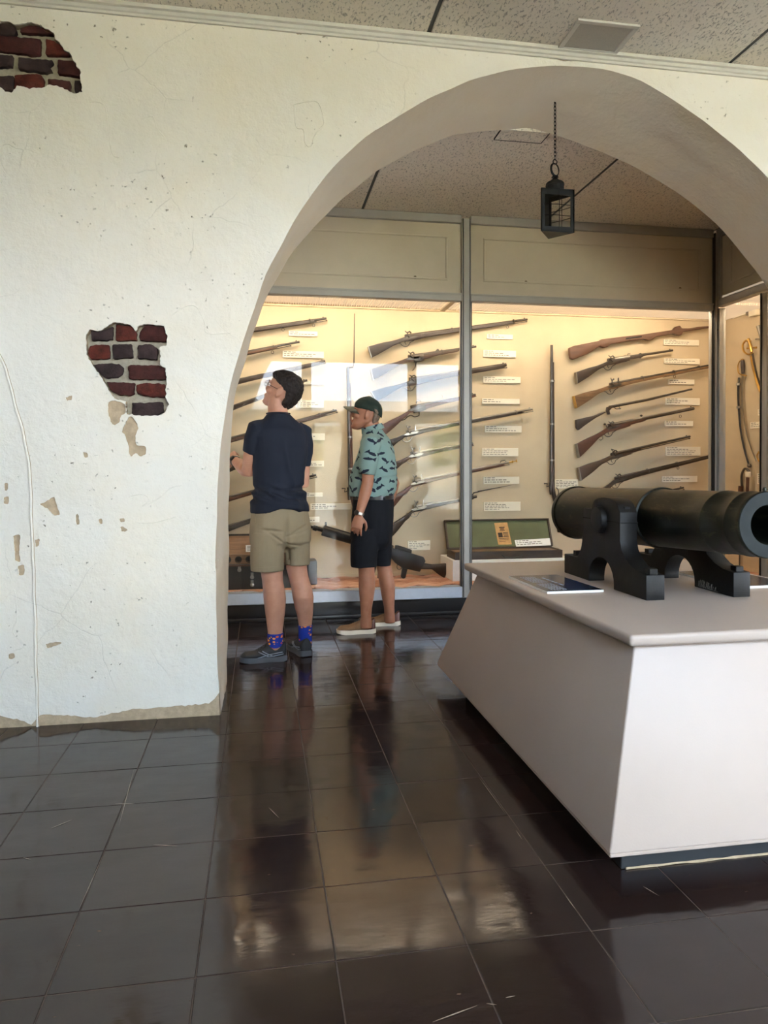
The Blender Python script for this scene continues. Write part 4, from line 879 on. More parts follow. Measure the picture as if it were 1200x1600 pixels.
def target(t, P, L):
    m = MB(); m.tube([P(-.06, .0), P(L * .35, .004)], [.012, .017], 10); m.tube([P(L * .35, .004), P(L, .0)], .0165, 8); m.build('octagonal_barrel', MT['steel'], t, smooth=20)
    m = MB(); m.lathe([(0, .008), (.01, .014), (.018, .008)], P(-.075, .012), (0, 0, 1), 10); m.build('rear_sight', MT['gunmetal'], t)
    m = MB(); m.lathe([(0, .004), (.01, .016), (.02, .004)], P(L * .355, .022), (0, 0, 1), 10); m.build('globe_sight', MT['gunmetal'], t)
gun('target_rifle', 'heavy percussion rifle with a curved crescent butt, fifth in the right column', (900, 694), (904, 715), (957, 664), (1084, 638), 'walnut_red', .38, r0=.018, r1=.016, scroll=True, extra=target, swivel=(.82, -.78), ramrod=False, thick=.046)
def double(t, P, L):
    m = MB(); m.tube([P(-.04, .003) + Vector((0, -.016, 0)), P(L, .0) + Vector((0, -.012, 0))], [.013, .010], 12); m.build('second_barrel', MT['gunmetal'], t)
    m = MB(); m.tube([P(-.02, -.0) + Vector((0, -.03, 0)), P(-.045, .02) + Vector((0, -.03, 0)), P(-.02, .035) + Vector((0, -.03, 0)), P(-.05, .05) + Vector((0, -.03, 0))], .0055, 8); m.build('hammer', MT['gunmetal'], t)
gun('double_shotgun', 'double barrelled percussion shotgun with a dark stock, sixth in the right column', (903, 731), (907, 751), (962, 708.5), (1077, 682), 'walnut', .32, extra=double)
gun('musket_behind_cannon', 'long dark musket whose butt is hidden behind the cannon breech', (905, 785), (911, 803), (968, 745.5), (1112, 711.5), 'walnut_dark', .95, bands=(.30, .62), swivel=(.62,))
gun('gun_behind_cannon', 'gun of which only the muzzle shows above the cannon barrel', (905, 826), (911, 843), (962, 786), (1068, 762), 'walnut', .7)
# --- left hand column, half hidden by the pier of the arch
def leftgun(label, muz, through, mat='walnut_dark', **k):
    a, b = Wp(*muz), Wp(*through); d = (b - a).normalized(); lk_ = a + d * k.pop('L', 1.02); perp = Vector((d.z, 0, -d.x)); perp = perp if perp.z > 0 else -perp
    def back(p): v = VIEW @ (p - EYE); return (CPX + FPX * v.x / v.z, CPY + FPX * v.y / v.z)
    bt = lk_ + d * .36 - perp * .10; bb = bt - perp * .11 + Vector((.03, 0, 0)) * 1
    return gun(k.pop('nm', 'musket'), label, back(bt), back(bb), back(lk_), muz, mat, **k)
leftgun('dark musket with a forked muzzle, topmost in the column beside the pier', (510, 497.5), (393, 514), L=1.2, fore=.90, swivel=(.68, .9), bands=(.88,))
leftgun('brown musket with a slim bare muzzle, second from the top beside the pier', (468, 534), (380, 551), 'wood_brown', fore=.79, bands=(.78,), swivel=(.76,), rod_out=-.08)
leftgun('long dark gun running behind the head of the younger visitor, third beside the pier', (508, 564), (367.5, 595), fore=.97)
leftgun('dark gun pointing at the chin of the younger visitor, fourth beside the pier', (480, 594), (359, 637), fore=.62, L=.9, ramrod=False)
leftgun('musket with pronged muzzle emerging right of the navy shoulder', (526, 641), (353, 687), 'walnut', fore=.90, bands=(.86,), L=1.1)
leftgun('dark gun partly behind the younger visitor hand', (470, 690), (352, 733), fore=.8, L=.8)
leftgun('red brown rifle passing behind the waist of the younger visitor', (494, 742), (353, 778), 'walnut_red', fore=.8, L=.9)
leftgun('dark gun pointing at the hip of the khaki shorts, lowest beside the pier', (470, 788), (355, 823), 'gunmetal', fore=.8, L=.72, ramrod=False)
# --- two long guns standing upright
def upright(nm, label, muz, lock, butt, mat, r, bay=None):
    t = thing(nm, label, 'long gun', Wp(*lock)); a, b, c = Wp(*muz), Wp(*lock), Wp(*butt)
    m = MB(); m.tube([b + (b - a) * .02, a], [r * 1.25, r], 12); m.build('barrel', MT['gunmetal'], t)
    m = MB(); o_ = Vector((.012, 0, 0)); m.tube([a.lerp(b, .12) + o_, a.lerp(b, .5) + o_ * 1.1, b + o_ * 1.1, b.lerp(c, .3) + o_, b.lerp(c, .65), c], [r * .9, r * 1.2, r * 1.6, .020, .030, .042], 12, flat=1.0); m.build('stock', MT[mat], t, smooth=60)
    m = MB(); m.tube([b + Vector((-.02, -.02, .03)), b + Vector((-.05, -.02, .02)), b + Vector((-.045, -.02, .05)), b + Vector((-.075, -.02, .05))], .006, 8); m.tube([b + Vector((-.01, -.02, -.05)), b + Vector((-.02, -.02, .06))], .011, 8); m.build('lock', MT['gunmetal'], t)
    m = MB(); m.tube(ring_pts(b + Vector((.05, 0, -.03)), (1, 0, 0), (0, 0, 1), .022, 14, -1.7, 1.7, r2=.04), .004, 6); m.build('trigger_guard', MT['gunmetal'], t)
    for f in (.25, .55, .8): m = MB(); m.lathe([(-.008, r * 1.9), (.008, r * 1.9)], a.lerp(b, f) + Vector((.006, 0, 0)), (b - a), 14); m.build('barrel_band', MT['steel'], t)
    if bay:
        m = MB(); p, q = Wp(*bay[0]), Wp(*bay[1]); m.tube([p, q, Wp(*bay[2]), Wp(*bay[3])], [.003, .006, .006, .010], 8); m.build('bayonet', MT['gunmetal'], t)
    return t
upright('bayonet_long_gun', 'upright long gun with spike bayonet in front of the older visitor', (543.5, 574), (547, 772), (566, 850), 'walnut_red', .013, ((554, 490), (553, 568), (551.5, 574), (544, 574)))
upright('black_long_gun', 'upright black long gun standing left of the right column, lock behind the cannon breech', (862, 539), (861, 764), (878, 830), 'walnut_dark', .013)
# --- water cooled machine gun on the case floor
YM = 6.08
t = thing('machine_gun', 'black machine gun with fat jacket and brown butt behind the older visitor', 'machine gun', atY(640, 905, YM))
Mp = lambda x, y: atY(x, y, YM); bm_ = MT['blackmetal']
m = MB(); a, b = Mp(504, 828.5), Mp(612, 860); axm = (b - a).normalized(); Lm = (b - a).length
m.lathe([(0, .02), (.002, .043), (.01, .046), (Lm, .046), (Lm + .004, .03)], a, axm, 32); m.build('water_jacket', bm_, t, smooth=30)
m = MB(); m.lathe([(-.125, .007), (-.123, .012), (-.085, .012), (-.083, .022), (-.05, .024), (-.048, .017), (0, .017)], a + (axm * .0), axm, 16); m.build('muzzle', bm_, t)
m = MB(); m.lathe([(0, .01), (.03, .01), (.034, .006)], a + axm * .03 + Vector((0, 0, .044)), (0, 0, 1), 10); m.build('filler_cap', bm_, t)
m = MB(); q = [(606, 853), (616, 857), (661, 870), (664, 876), (655, 893), (628, 887), (618, 880), (611, 872)]; m.prism([Mp(*p) + Vector((0, .03, 0)) for p in q], (0, -.06, 0)); m.build('receiver', bm_, t, bevel=.005)
m = MB(); q = [(617, 858), (618, 852), (622, 852), (643, 859), (642, 866)]; m.prism([Mp(*p) + Vector((0, .022, 0)) for p in q], (0, -.044, 0)); m.build('feed_cover', bm_, t, bevel=.004)
m = MB(); q = [(658, 879), (676, 882), (697, 880), (705, 881), (701, 886), (694, 903), (687, 899), (674, 889), (656, 889)]; m.prism([Mp(*p) + Vector((0, .024, 0)) for p in q], (0, -.048, 0)); m.build('stock', MT['walnut_dark'], t, bevel=.008, lim=30, smooth=50)
m = MB(); q = [(629, 885), (637, 887), (633, 903), (629, 904), (626, 901)]; m.prism([Mp(*p) + Vector((0, .016, 0)) for p in q], (0, -.032, 0)); m.build('pistol_grip', bm_, t, bevel=.006)
m = MB(); m.tube(ring_pts(Mp(624, 885.5), (1, 0, 0), (0, 0, 1), .022, 14, r2=.024), .003, 6, closed=True); m.build('trigger_guard', bm_, t)
for dx in (-6, 2): m = MB(); m.tube([Mp(592, 860), Mp(589 + dx, 903)], .007, 8); m.build('bipod_leg', bm_, t)
# ================================================================== text cards
rcard = random.Random(11)
def card(x0, y0, x1, y1, label, Y=6.29, lines=None, plane=None, tilt=0):
    a, b = atY(x0, y0, Y), atY(x1, y1, Y); W_, H_ = b.x - a.x, a.z - b.z
    t = thing('text_card', label, 'label card', (a.x + W_ / 2, Y, b.z))
    m = MB(); m.box((a.x + W_ / 2, Y, a.z - H_ / 2), (W_, .012, H_)); m.build('card', MT['card'], t, bevel=.001, seg=1, smooth=0)
    prints(t, lambda u, v: Vector((a.x + u, Y - .0063, a.z - v)), W_, H_, Vector((0, -.0003, 0)), lines)
    return t
def prints(t, P, W_, H_, d, lines=None, mt='ink'):
    n = lines or max(2, int(H_ / .0165)); lh = (H_ - .010) / n; m = MB()
    for i in range(n):
        u = .012; end = W_ * (.32 if i == 0 else rcard.uniform(.55, .94) if i < n - 1 else rcard.uniform(.4, .9)); v = .007 + lh * i
        while u < end:
            w2 = rcard.uniform(.012, .036); h2 = lh * .36
            m.prism([P(u, v), P(u, v + h2), P(min(u + w2, W_ - .008), v + h2), P(min(u + w2, W_ - .008), v)], d); u += w2 + .008
    m.build('print', MT[mt], t, smooth=0)
nth = ['topmost', 'second', 'third', 'fourth', 'fifth', 'sixth', 'seventh', 'lowest']
for k, r_ in enumerate([(760.5, 522, 801, 530.5), (755, 547, 806, 559), (755, 588, 813, 599), (753, 622.5, 811.5, 631.5), (757.5, 665, 814.5, 676), (753, 700, 809.5, 713), (755, 745, 811, 756), (755.5, 784.5, 813, 798)]):
    card(*r_, '%s text card %sin the column right of the metal post' % (nth[k], '' if k in (0, 7) else 'from the top '))
card(866.5, 749, 903, 763, 'small text card beside the upright black long gun, just above the cannon breech')
for k, r_ in enumerate([(1036.5, 530, 1091.5, 540.5), (1037.5, 559.5, 1093, 569.5), (1044, 592.5, 1084.5, 601), (1040, 621.5, 1093, 633), (1039, 657.5, 1082.5, 666), (1040, 698, 1094, 712), (1034, 744, 1089, 753)]):
    card(*r_, '%s text card %sunder the guns of the right column' % (nth[k] if k < 6 else 'lowest', '' if k in (0, 6) else 'from the top '))
for r_, lb in [((451, 517, 496, 526), 'text card below the forked muzzle of the topmost gun beside the pier'), ((441.5, 548, 506, 560), 'wide text card below the slim bare muzzle of the second gun beside the pier'), ((475, 595, 506, 601), 'text card right of the head of the younger visitor, in the bright reflection'),
               ((461.5, 625, 506, 637.5), 'text card right of the nape of the younger visitor, above the pronged muzzle'), ((470, 677, 507.5, 688), 'text card right of the navy shoulder, below the pronged muzzle'), ((470, 720, 506, 729), 'text card right of the navy sleeve hem'),
               ((470, 770, 504, 776), 'thin text card right of the navy shirt hem'), ((485, 787, 548, 796), 'widest text card, beside the upright long gun of the older visitor'), ((470, 808, 499, 816), 'text card right of the top of the khaki shorts'), ((637, 845, 672, 859), 'text card on the panel above the machine gun butt')]: card(*r_, lb)
# ================================================================== chests and plinth
m = MB(); a, b = atY(707.5, 876, 5.84), atY(893, 876, 5.84)
m.box(((a.x + b.x) / 2, 6.05, (a.z + ZF) / 2), (b.x - a.x, .42, a.z - ZF)); solo(m, 'display_plinth', MT['label_white'], 'low white plinth under the flat open case with green lining', 'plinth', bevel=.003, seg=1)
zpl = a.z
t = thing('gun_case', 'flat open wooden case with green lined lid on the white plinth', 'case', (2.15, 5.98, zpl))
x0, x1 = atY(711, 866, 5.86).x, atY(879, 866, 5.86).x; zc = atY(880, 859, 5.86).z
dk = woodm('dark_case_wood', srgb(52, 42, 34), srgb(78, 62, 50), .5)
for nm, c, d in (('front_board', ((x0 + x1) / 2, 5.866, (zpl + zc) / 2), (x1 - x0, .014, zc - zpl)), ('back_board', ((x0 + x1) / 2, 6.12, (zpl + zc) / 2), (x1 - x0, .014, zc - zpl)), ('end_board', (x0 + .007, 5.993, (zpl + zc) / 2), (.014, .24, zc - zpl)), ('end_board', (x1 - .007, 5.993, (zpl + zc) / 2), (.014, .24, zc - zpl)), ('bottom_board', ((x0 + x1) / 2, 5.993, zpl + .006), (x1 - x0 - .03, .24, .012))):
    m = MB(); m.box(c, d); m.build(nm, dk if nm != 'bottom_board' else MT['walnut'], t, bevel=.002, seg=1)
m = MB(); m.box(((x0 + x1) / 2, 5.993, zc - .012), (x1 - x0 - .03, .235, .006)); m.build('fitted_tray', MT['walnut_worn'], t)
m = MB(); xh = atY(800, 866, 5.86).x; m.tube([(xh - .09, 5.858, zc - .03), (xh - .07, 5.845, zc - .05), (xh, 5.84, zc - .058), (xh + .07, 5.845, zc - .05), (xh + .09, 5.858, zc - .03)], .005, 8); m.build('handle', MT['blackmetal'], t)
ltl, ltr, lbr, lbl = atY(710, 814, 6.22), atY(857, 810, 6.22), atY(860, 854, 6.14), atY(711, 860, 6.14)
lft = Vector((x0, 0, 0)).x; zlt = (ltl.z + ltr.z) / 2; zlb = zc
grn = simple('green_baize', srgb(98, 104, 74), .85, var=.1, vs=9)
lidP = lambda u, v: Vector((x0 + (ltr.x - x0) * u, 6.13 + .10 * v, zlb + (zlt - zlb) * v))
nrm_ = (lidP(0, 1) - lidP(0, 0)).cross(lidP(1, 0) - lidP(0, 0)).normalized(); nrm_ = nrm_ if nrm_.y < 0 else -nrm_
m = MB(); m.prism([lidP(0, 0), lidP(1, 0), lidP(1, 1), lidP(0, 1)], -nrm_ * .012); lid = m.build('lid', dk, t, smooth=0)
m = MB(); m.prism([lidP(.015, .03) + nrm_ * .001, lidP(.985, .03) + nrm_ * .001, lidP(.985, .96) + nrm_ * .001, lidP(.015, .96) + nrm_ * .001], nrm_ * .002); m.build('lining', grn, lid, smooth=0)
for u0, u1, v0, v1 in ((0, 1, .955, 1), (0, .016, 0, .955), (.984, 1, 0, .955)): m = MB(); m.prism([lidP(u0, v0), lidP(u1, v0), lidP(u1, v1), lidP(u0, v1)], nrm_ * .022); m.build('lid_edge', dk, lid, bevel=.002, seg=1)
def uv_of(px, py):
    p = atY(px, py, 6.18); return ((p.x - x0) / (ltr.x - x0), (p.z - zlb) / (zlt - zlb))
def onlid(nm, label, cat_, pxs, mt, th=.002, off=.004):
    m = MB(); pts = [lidP(*uv_of(*p)) + nrm_ * off for p in pxs]; m.prism(pts, nrm_ * th); tt = thing(nm, label, cat_, pts[0]); m.build('sheet', mt, tt, smooth=0); return tt, pts
tanp = simple('tan_newsprint', srgb(196, 152, 98), .9, var=.14, vs=30)
tt, pts = onlid('newspaper_clipping', 'old tan printed clipping pinned inside the green lid', 'paper', [(774, 818), (794.5, 817), (797, 850), (776, 850.5)], tanp)
Pq = lambda u, v: pts[0] + (pts[1] - pts[0]) * u + (pts[3] - pts[0]) * v + nrm_ * .0023
m = MB()
for (u0, u1, v0, v1) in [(.3, .72, .20, .25), (.35, .66, .28, .32), (.30, .7, .35, .38), (.12, .46, .46, .68), (.52, .9, .46, .49), (.5, .88, .52, .55), (.54, .9, .58, .61), (.5, .9, .64, .67), (.12, .9, .72, .745), (.12, .84, .79, .81), (.12, .6, .86, .88)]: m.prism([Pq(u0, v0), Pq(u0, v1), Pq(u1, v1), Pq(u1, v0)], nrm_ * .0003)
m.build('print', MT['walnut_dark'], tt, smooth=0)
tt, pts = onlid('text_card', 'white text card leaning in the green lined lid', 'label card', [(802, 844), (857, 841), (857.5, 851.5), (803, 853.5)], MT['label_white'], .003, .006)
Wl, Hl = (pts[1] - pts[0]).length, (pts[3] - pts[0]).length; ul, vl = (pts[1] - pts[0]).normalized(), (pts[3] - pts[0]).normalized()
prints(tt, lambda u, v: pts[0] + ul * u + vl * v + nrm_ * .0033, Wl, Hl, nrm_ * .0003, 3)
# big trunk at the left
t = thing('field_trunk', 'large open black trunk with a drilled wooden tray, left behind the visitor legs', 'trunk', (.05, 5.93, ZF))
X0, X1, y0, y1 = -.30, .33, 5.76, 6.14
ztr = atY(400, 884, y0).z
blt = simple('black_trunk_cloth', srgb(46, 43, 40), .6, var=.15, vs=12, bump=.2, bs=120)
lin = woodm('trunk_lining_wood', srgb(112, 82, 58), srgb(146, 112, 82), .55)
for nm, c, d in (('front_board', ((X0 + X1) / 2, y0 + .008, (ZF + ztr) / 2), (X1 - X0, .016, ztr - ZF)), ('back_board', ((X0 + X1) / 2, y1, (ZF + ztr) / 2), (X1 - X0, .016, ztr - ZF)), ('end_board', (X0 + .008, (y0 + y1) / 2, (ZF + ztr) / 2), (.016, y1 - y0 - .03, ztr - ZF)), ('end_board', (X1 - .008, (y0 + y1) / 2, (ZF + ztr) / 2), (.016, y1 - y0 - .03, ztr - ZF))): m = MB(); m.box(c, d); m.build(nm, blt, t, bevel=.003, seg=1)
m = MB(); m.box(((X0 + X1) / 2, y0 + .004, ztr + .004), (X1 - X0 + .006, .03, .012)); m.build('rim', MT['wood_brown'], t, bevel=.002)
# drilled tray
tz0, tz1 = atY(400, 880.5, y0 + .06).z, atY(400, 867, y0 + .06).z
v_, f_ = cdt([V2(X0 + .02, tz0), V2(X1 - .03, tz0), V2(X1 - .03, tz1), V2(X0 + .02, tz1)], [[V2(atY(372.5 + 16.5 * k, 873.5, y0 + .06).x + .024 * math.cos(a), (tz0 + tz1) / 2 + .024 * math.sin(a)) for a in [2 * math.pi * q / 18 for q in range(18)]] for k in range(-1, 6)])
m = MB(); m.add([(p.x, y0 + .06, p.y) for p in v_], f_); m.add([(p.x, y0 + .075, p.y) for p in v_], f_); m.box(((X0 + X1) / 2, y0 + .12, (tz0 + tz1) / 2 - .0), (X1 - X0 - .06, .05, tz1 - tz0)); m.build('drilled_tray', lin, t, smooth=0)
for k in range(-1, 6):
    xk = atY(372.5 + 16.5 * k, 873.5, y0 + .06).x; m = MB(); m.tube(ring_pts((xk, y0 + .059, (tz0 + tz1) / 2), (1, 0, 0), (0, 0, 1), .024, 18), .003, 6, closed=True); m.lathe([(0, .021), (.006, .021)], (xk, y0 + .085, (tz0 + tz1) / 2), (0, -1, 0), 18); m.build('tray_socket', MT['blackmetal'], t)
zl0, zl1 = ztr + .0, atY(380, 835, 6.2).z
m = MB(); m.prism([(X0, 6.15, zl0), (X1, 6.15, zl0), (X1, 6.24, zl1), (X0, 6.24, zl1)], (0, .014, 0)); lid = m.build('lid', blt, t, smooth=0)
m = MB(); m.prism([(X0 + .02, 6.146, zl0 + .01), (X1 - .02, 6.146, zl0 + .01), (X1 - .02, 6.228, zl1 - .016), (X0 + .02, 6.228, zl1 - .016)], (0, .006, 0)); m.build('lining', lin, lid, smooth=0)
for xk, zk in ((atY(374, 890, y0).x, ztr - .03), (atY(394, 905, y0).x, ztr - .09), (atY(394, 914, y0).x, ztr - .15), (atY(470, 900, y0).x, ztr - .1)):
    m = MB(); m.lathe([(0, .016), (.006, .014), (.009, .006)], (xk, y0, zk), (0, -1, 0), 12); m.box((xk, y0 - .003, zk + .022), (.022, .006, .03)); m.build('latch', MT['steel'], t)
m = MB(); m.tube([(X1 + .004, 5.86, ztr - .06), (X1 + .03, 5.87, ztr - .12), (X1 + .03, 5.98, ztr - .12), (X1 + .004, 5.99, ztr - .06)], .008, 8); m.build('handle', MT['steel'], t)
m = MB(); m.box((X1 + .088, 5.95, ZF + .10), (.08, .16, .20)); cn = solo(m, 'metal_canister', simple('grey_tin', srgb(112, 116, 120), .45, .5), 'grey metal canister standing right of the black trunk', 'canister', bevel=.014, seg=3)
lc = thing('text_card', 'white square text card in the lid of the black trunk', 'label card', atY(392, 861, 6.17))
a, b = atY(384, 852, 6.165), atY(402, 862, 6.165); m = MB(); m.box(((a.x + b.x) / 2, 6.17, (a.z + b.z) / 2), (b.x - a.x, .004, a.z - b.z)); m.build('card', MT['label_white'], lc, smooth=0)
prints(lc, lambda u, v: Vector((a.x + u, 6.1678, a.z - v)), b.x - a.x, a.z - b.z, Vector((0, -.0003, 0)), 4)

# ================================================================== swords in the side case
XS = 4.395
Sp = lambda x, y: atX(x, y, XS)
def S8(u, v): return Sp(1100 + u / 3.333, 440 + v / 3.333)     # readings from an enlargement
def blade(m, pts, w0, w1, th=.005, n=18):
    P = cat(pts, 5); rings = []
    for i, p in enumerate(P):
        f = i / (len(P) - 1); t_ = (P[min(i + 1, len(P) - 1)] - P[max(i - 1, 0)]).normalized(); s = Vector((1, 0, 0)).cross(t_).normalized(); w_ = (w0 + (w1 - w0) * f) / 2
        rings.append([p + s * w_, p + Vector((-th / 2, 0, 0)) + s * w_ * .2, p - s * w_, p + Vector((th / 2, 0, 0)) + s * w_ * .2])
    m.loft(rings); return m
t = thing('black_scabbard', 'curved black scabbard hanging left of the steel sabre', 'scabbard', S8(182, 500))
m = MB(); blade(m, [S8(183, 500), S8(178, 560), S8(181, 660), S8(192, 780), S8(212, 880), S8(236, 962)], .036, .026, .016); m.build('sheath', MT['blackmetal'], t, smooth=50)
for u, v in ((180, 535), (181, 655)): m = MB(); m.lathe([(-.01, .021), (.01, .021)], S8(u, v), (0, .05, 1), 14); m.build('ring_mount', MT['steel'], t)
m = MB(); m.lathe([(-.02, .015), (.0, .02), (.012, .012)], S8(236, 962), (0, -.2, -1), 12); m.build('drag', MT['gunmetal'], t)
t = thing('steel_sabre', 'curved steel sabre with a brass knuckle bow beside the black scabbard', 'sword', S8(204, 480))
m = MB(); blade(m, [S8(204, 482), S8(198, 570), S8(203, 680), S8(222, 790), S8(248, 875), S8(272, 935)], .032, .012); m.build('blade', MT['steel'], t, smooth=50)
m = MB(); m.tube([S8(203, 480), S8(202, 440), S8(200, 410)], [.015, .019, .016], 10); m.build('grip', MT['walnut_dark'], t, smooth=60)
m = MB(); m.tube(cat([S8(200, 408), S8(186, 415), S8(176, 440), S8(180, 475), S8(198, 486), S8(222, 490)], 4), .006, 8); m.lathe([(0, .012), (.012, .014), (.018, .006)], S8(200, 412), (0, 0, 1), 12); m.build('knuckle_bow', MT['brass'], t)
t = thing('gilt_scabbard', 'gilded curved scabbard at the right end of the side case', 'scabbard', S8(246, 390))
m = MB(); blade(m, [S8(246, 385), S8(258, 450), S8(278, 530), S8(304, 600), S8(318, 640)], .044, .030, .018); m.build('sheath', MT['brass'], t, smooth=50)
t = thing('gilt_sword', 'sword with an ornate gilded looped hilt in the side case', 'sword', S8(262, 385))
m = MB(); blade(m, [S8(268, 375), S8(278, 430), S8(292, 490), S8(315, 560)], .032, .020); m.build('blade', MT['gunmetal'], t, smooth=50)
m = MB(); m.tube(cat([S8(258, 310), S8(236, 306), S8(217, 330), S8(222, 362), S8(246, 380), S8(268, 372)], 4), [.009] * 21, 8); m.tube([S8(240, 348), S8(288, 344)], [.008, .01], 8); m.lathe([(-.02, .008), (0, .02), (.02, .008)], S8(246, 306), (0, 1, .4), 12); m.build('guard', MT['brass'], t)
m = MB(); m.tube([S8(250, 310), S8(258, 335), S8(264, 368)], [.013, .016, .013], 10); m.build('grip', MT['brass'], t, smooth=60)
t.location.x -= .03
t = thing('plain_hilted_sword', 'steel hilted sword high at the right edge of the side case', 'sword', S8(290, 270))
m = MB(); m.tube([S8(282, 232), S8(290, 262), S8(298, 300)], [.018, .014, .012], 10); m.build('grip', MT['steel'], t, smooth=60)
m = MB(); m.tube([S8(270, 300), S8(290, 300), S8(316, 296)], .008, 8); m.build('cross_guard', MT['steel'], t)
m = MB(); blade(m, [S8(298, 304), S8(312, 380), S8(330, 470)], .03, .02); m.build('blade', MT['steel'], t)
t = thing('hooked_sword', 'sword with brown grip and hooped guard, its blade passing behind the cannon muzzle', 'sword', S8(190, 1080))
m = MB(); m.tube([S8(192, 1064), S8(190, 1110), S8(188, 1150)], [.022, .024, .02], 10); m.build('grip', MT['walnut_red'], t, smooth=60)
m = MB(); m.tube(cat([S8(197, 1066), S8(196, 1010), S8(210, 976), S8(228, 980), S8(238, 1000)], 5), .011, 10); m.build('hoop_guard', MT['gunmetal'], t)
m = MB(); blade(m, [S8(187, 1150), S8(186, 1300), S8(185, 1480)], .036, .022); m.build('blade', MT['gunmetal'], t)
t = thing('short_scabbard', 'brown leather scabbard with a pale mouth beside the hooped guard', 'scabbard', S8(244, 1000))
m = MB(); blade(m, [S8(246, 1020), S8(244, 1090), S8(242, 1200)], .05, .04, .02); m.build('sheath', MT['walnut_red'], t, smooth=50)
m = MB(); m.box(S8(247, 1003), (.024, .05, .045)); m.build('mouth', MT['card'], t, bevel=.004)
t.location.x -= .035
t = thing('small_bronze_guard', 'small bronze hand guard at the right edge of the side case', 'sword part', S8(288, 910))
m = MB(); m.tube(cat([S8(284, 888), S8(276, 908), S8(286, 934), S8(300, 940)], 5), .007, 8); m.build('loop', MT['brass'], t); m = MB(); m.tube([S8(284, 888), S8(300, 900)], .01, 8); m.build('stem', MT['brass'], t)
def xcard(u0, v0, u1, v1, label):
    a, b = S8(u0, v0), S8(u1, v1); yc_ = (a.y + b.y) / 2; W_ = abs(a.y - b.y); 
    t = thing('text_card', label, 'label card', (XK - .006, yc_, b.z)); m = MB(); m.box((XK - .006, yc_, (a.z + b.z) / 2), (.012, W_, a.z - b.z)); m.build('card', MT['card'], t, smooth=0)
    prints(t, lambda u, v: Vector((XK - .0125, a.y - u, a.z - v)), W_, a.z - b.z, Vector((-.0003, 0, 0)))
xcard(274, 666, 305, 694, 'small text card under the gilded scabbard in the side case')
xcard(234, 733, 305, 760, 'wide text card right of the steel sabre in the side case')
xcard(270, 998, 300, 1054, 'tall text card right of the short scabbard in the side case')
# little spot lamp at the top of the side case
t = thing('spot_lamp', 'small cream spot lamp clipped at the top of the side case', 'lamp', S8(258, 160))
m = MB(); m.box(S8(262, 158), (.05, .10, .075)); m.build('housing', MT['card'], t, bevel=.006); m = MB(); m.box(S8(236, 158), (.04, .05, .06)); m.build('louvre', MT['steel'], t, bevel=.003); m = MB(); m.tube([S8(150, 192), S8(225, 165)], .005, 6); m.build('arm', MT['card'], t)

# ================================================================== PEOPLE
DG = bpy.context.evaluated_depsgraph_get
def fuse(mb, name, mat, parent, vox=.005, smooth=4, disp=None, fac=.5):
    """closed overlapping shapes -> one continuous skin"""
    me = mb.mesh(name, smooth=0); o = bpy.data.objects.new('raw', me); COL.objects.link(o)
    r_ = o.modifiers.new('r', 'REMESH'); r_.mode = 'VOXEL'; r_.voxel_size = vox; r_.use_smooth_shade = True
    if smooth: s_ = o.modifiers.new('s', 'SMOOTH'); s_.factor = fac; s_.iterations = smooth
    bpy.context.view_layer.update(); dg = DG(); new = bpy.data.meshes.new_from_object(o.evaluated_get(dg), depsgraph=dg)
    bpy.data.objects.remove(o); new.name = name
    off = ORI.get(parent.name, Vector((0, 0, 0)))
    if disp:
        ds = [v.co + v.normal * disp(v.co) for v in new.vertices]
        for v, c in zip(new.vertices, ds): v.co = c
    for v in new.vertices: v.co = v.co - off
    new.polygons.foreach_set('use_smooth', [True] * len(new.polygons)); new.update()
    return link(name, new, mat, parent)
def pxm(p): v = VIEW @ (p - EYE); return v.z / FPX       # metres per pixel at a point
def ringxy(c, rx, ry, yaw=0, n=28, e=2.3):
    out = []; cs, sn = math.cos(yaw), math.sin(yaw)
    for k in range(n):
        a = 2 * math.pi * k / n; ca, sa = math.cos(a), math.sin(a)
        x = rx * abs(ca) ** (2 / e) * (1 if ca > 0 else -1); y = ry * abs(sa) ** (2 / e) * (1 if sa > 0 else -1)
        out.append(Vector((c.x + x * cs - y * sn, c.y + x * sn + y * cs, c.z)))
    return out
def column(mb, rows, Y0, yaw, e=2.3, grow=0, ends=True):
    """rows: (x, y, half width in px, dy, depth half m) measured silhouette rows"""
    rr = []
    for r_ in rows:
        x, y, hw, dy, ry = r_; c = atY(x, y, Y0 + dy); W = hw * pxm(c)
        rx = math.sqrt(max(W * W - (ry * math.sin(yaw)) ** 2, (W * .55) ** 2)) / abs(math.cos(yaw)) if abs(math.cos(yaw)) > .5 else None
        if rx is None:      # seen from the side: the measured width is mostly the depth
            rx_side = ry; d_ = math.sqrt(max(W * W - (rx_side * math.cos(yaw)) ** 2, (W * .55) ** 2)) / abs(math.sin(yaw)); rr.append(ringxy(c, rx_side + grow, d_ + grow, yaw, e=e))
        else: rr.append(ringxy(c, rx + grow, ry + grow, yaw, e=e))
    mb.loft(rr); return rr
def ell(mb, c, r3, Rm=None, n=14):
    c = Vector(c); rings = []
    for i in range(1, n):
        a = math.pi * i / n; rings.append([Vector((r3[0] * math.sin(a) * math.cos(b), r3[1] * math.sin(a) * math.sin(b), r3[2] * math.cos(a))) for b in [2 * math.pi * k / 16 for k in range(16)]])
    rings = [[c + (Rm @ p if Rm else p) for p in r_] for r_ in rings]; mb.loft(rings)
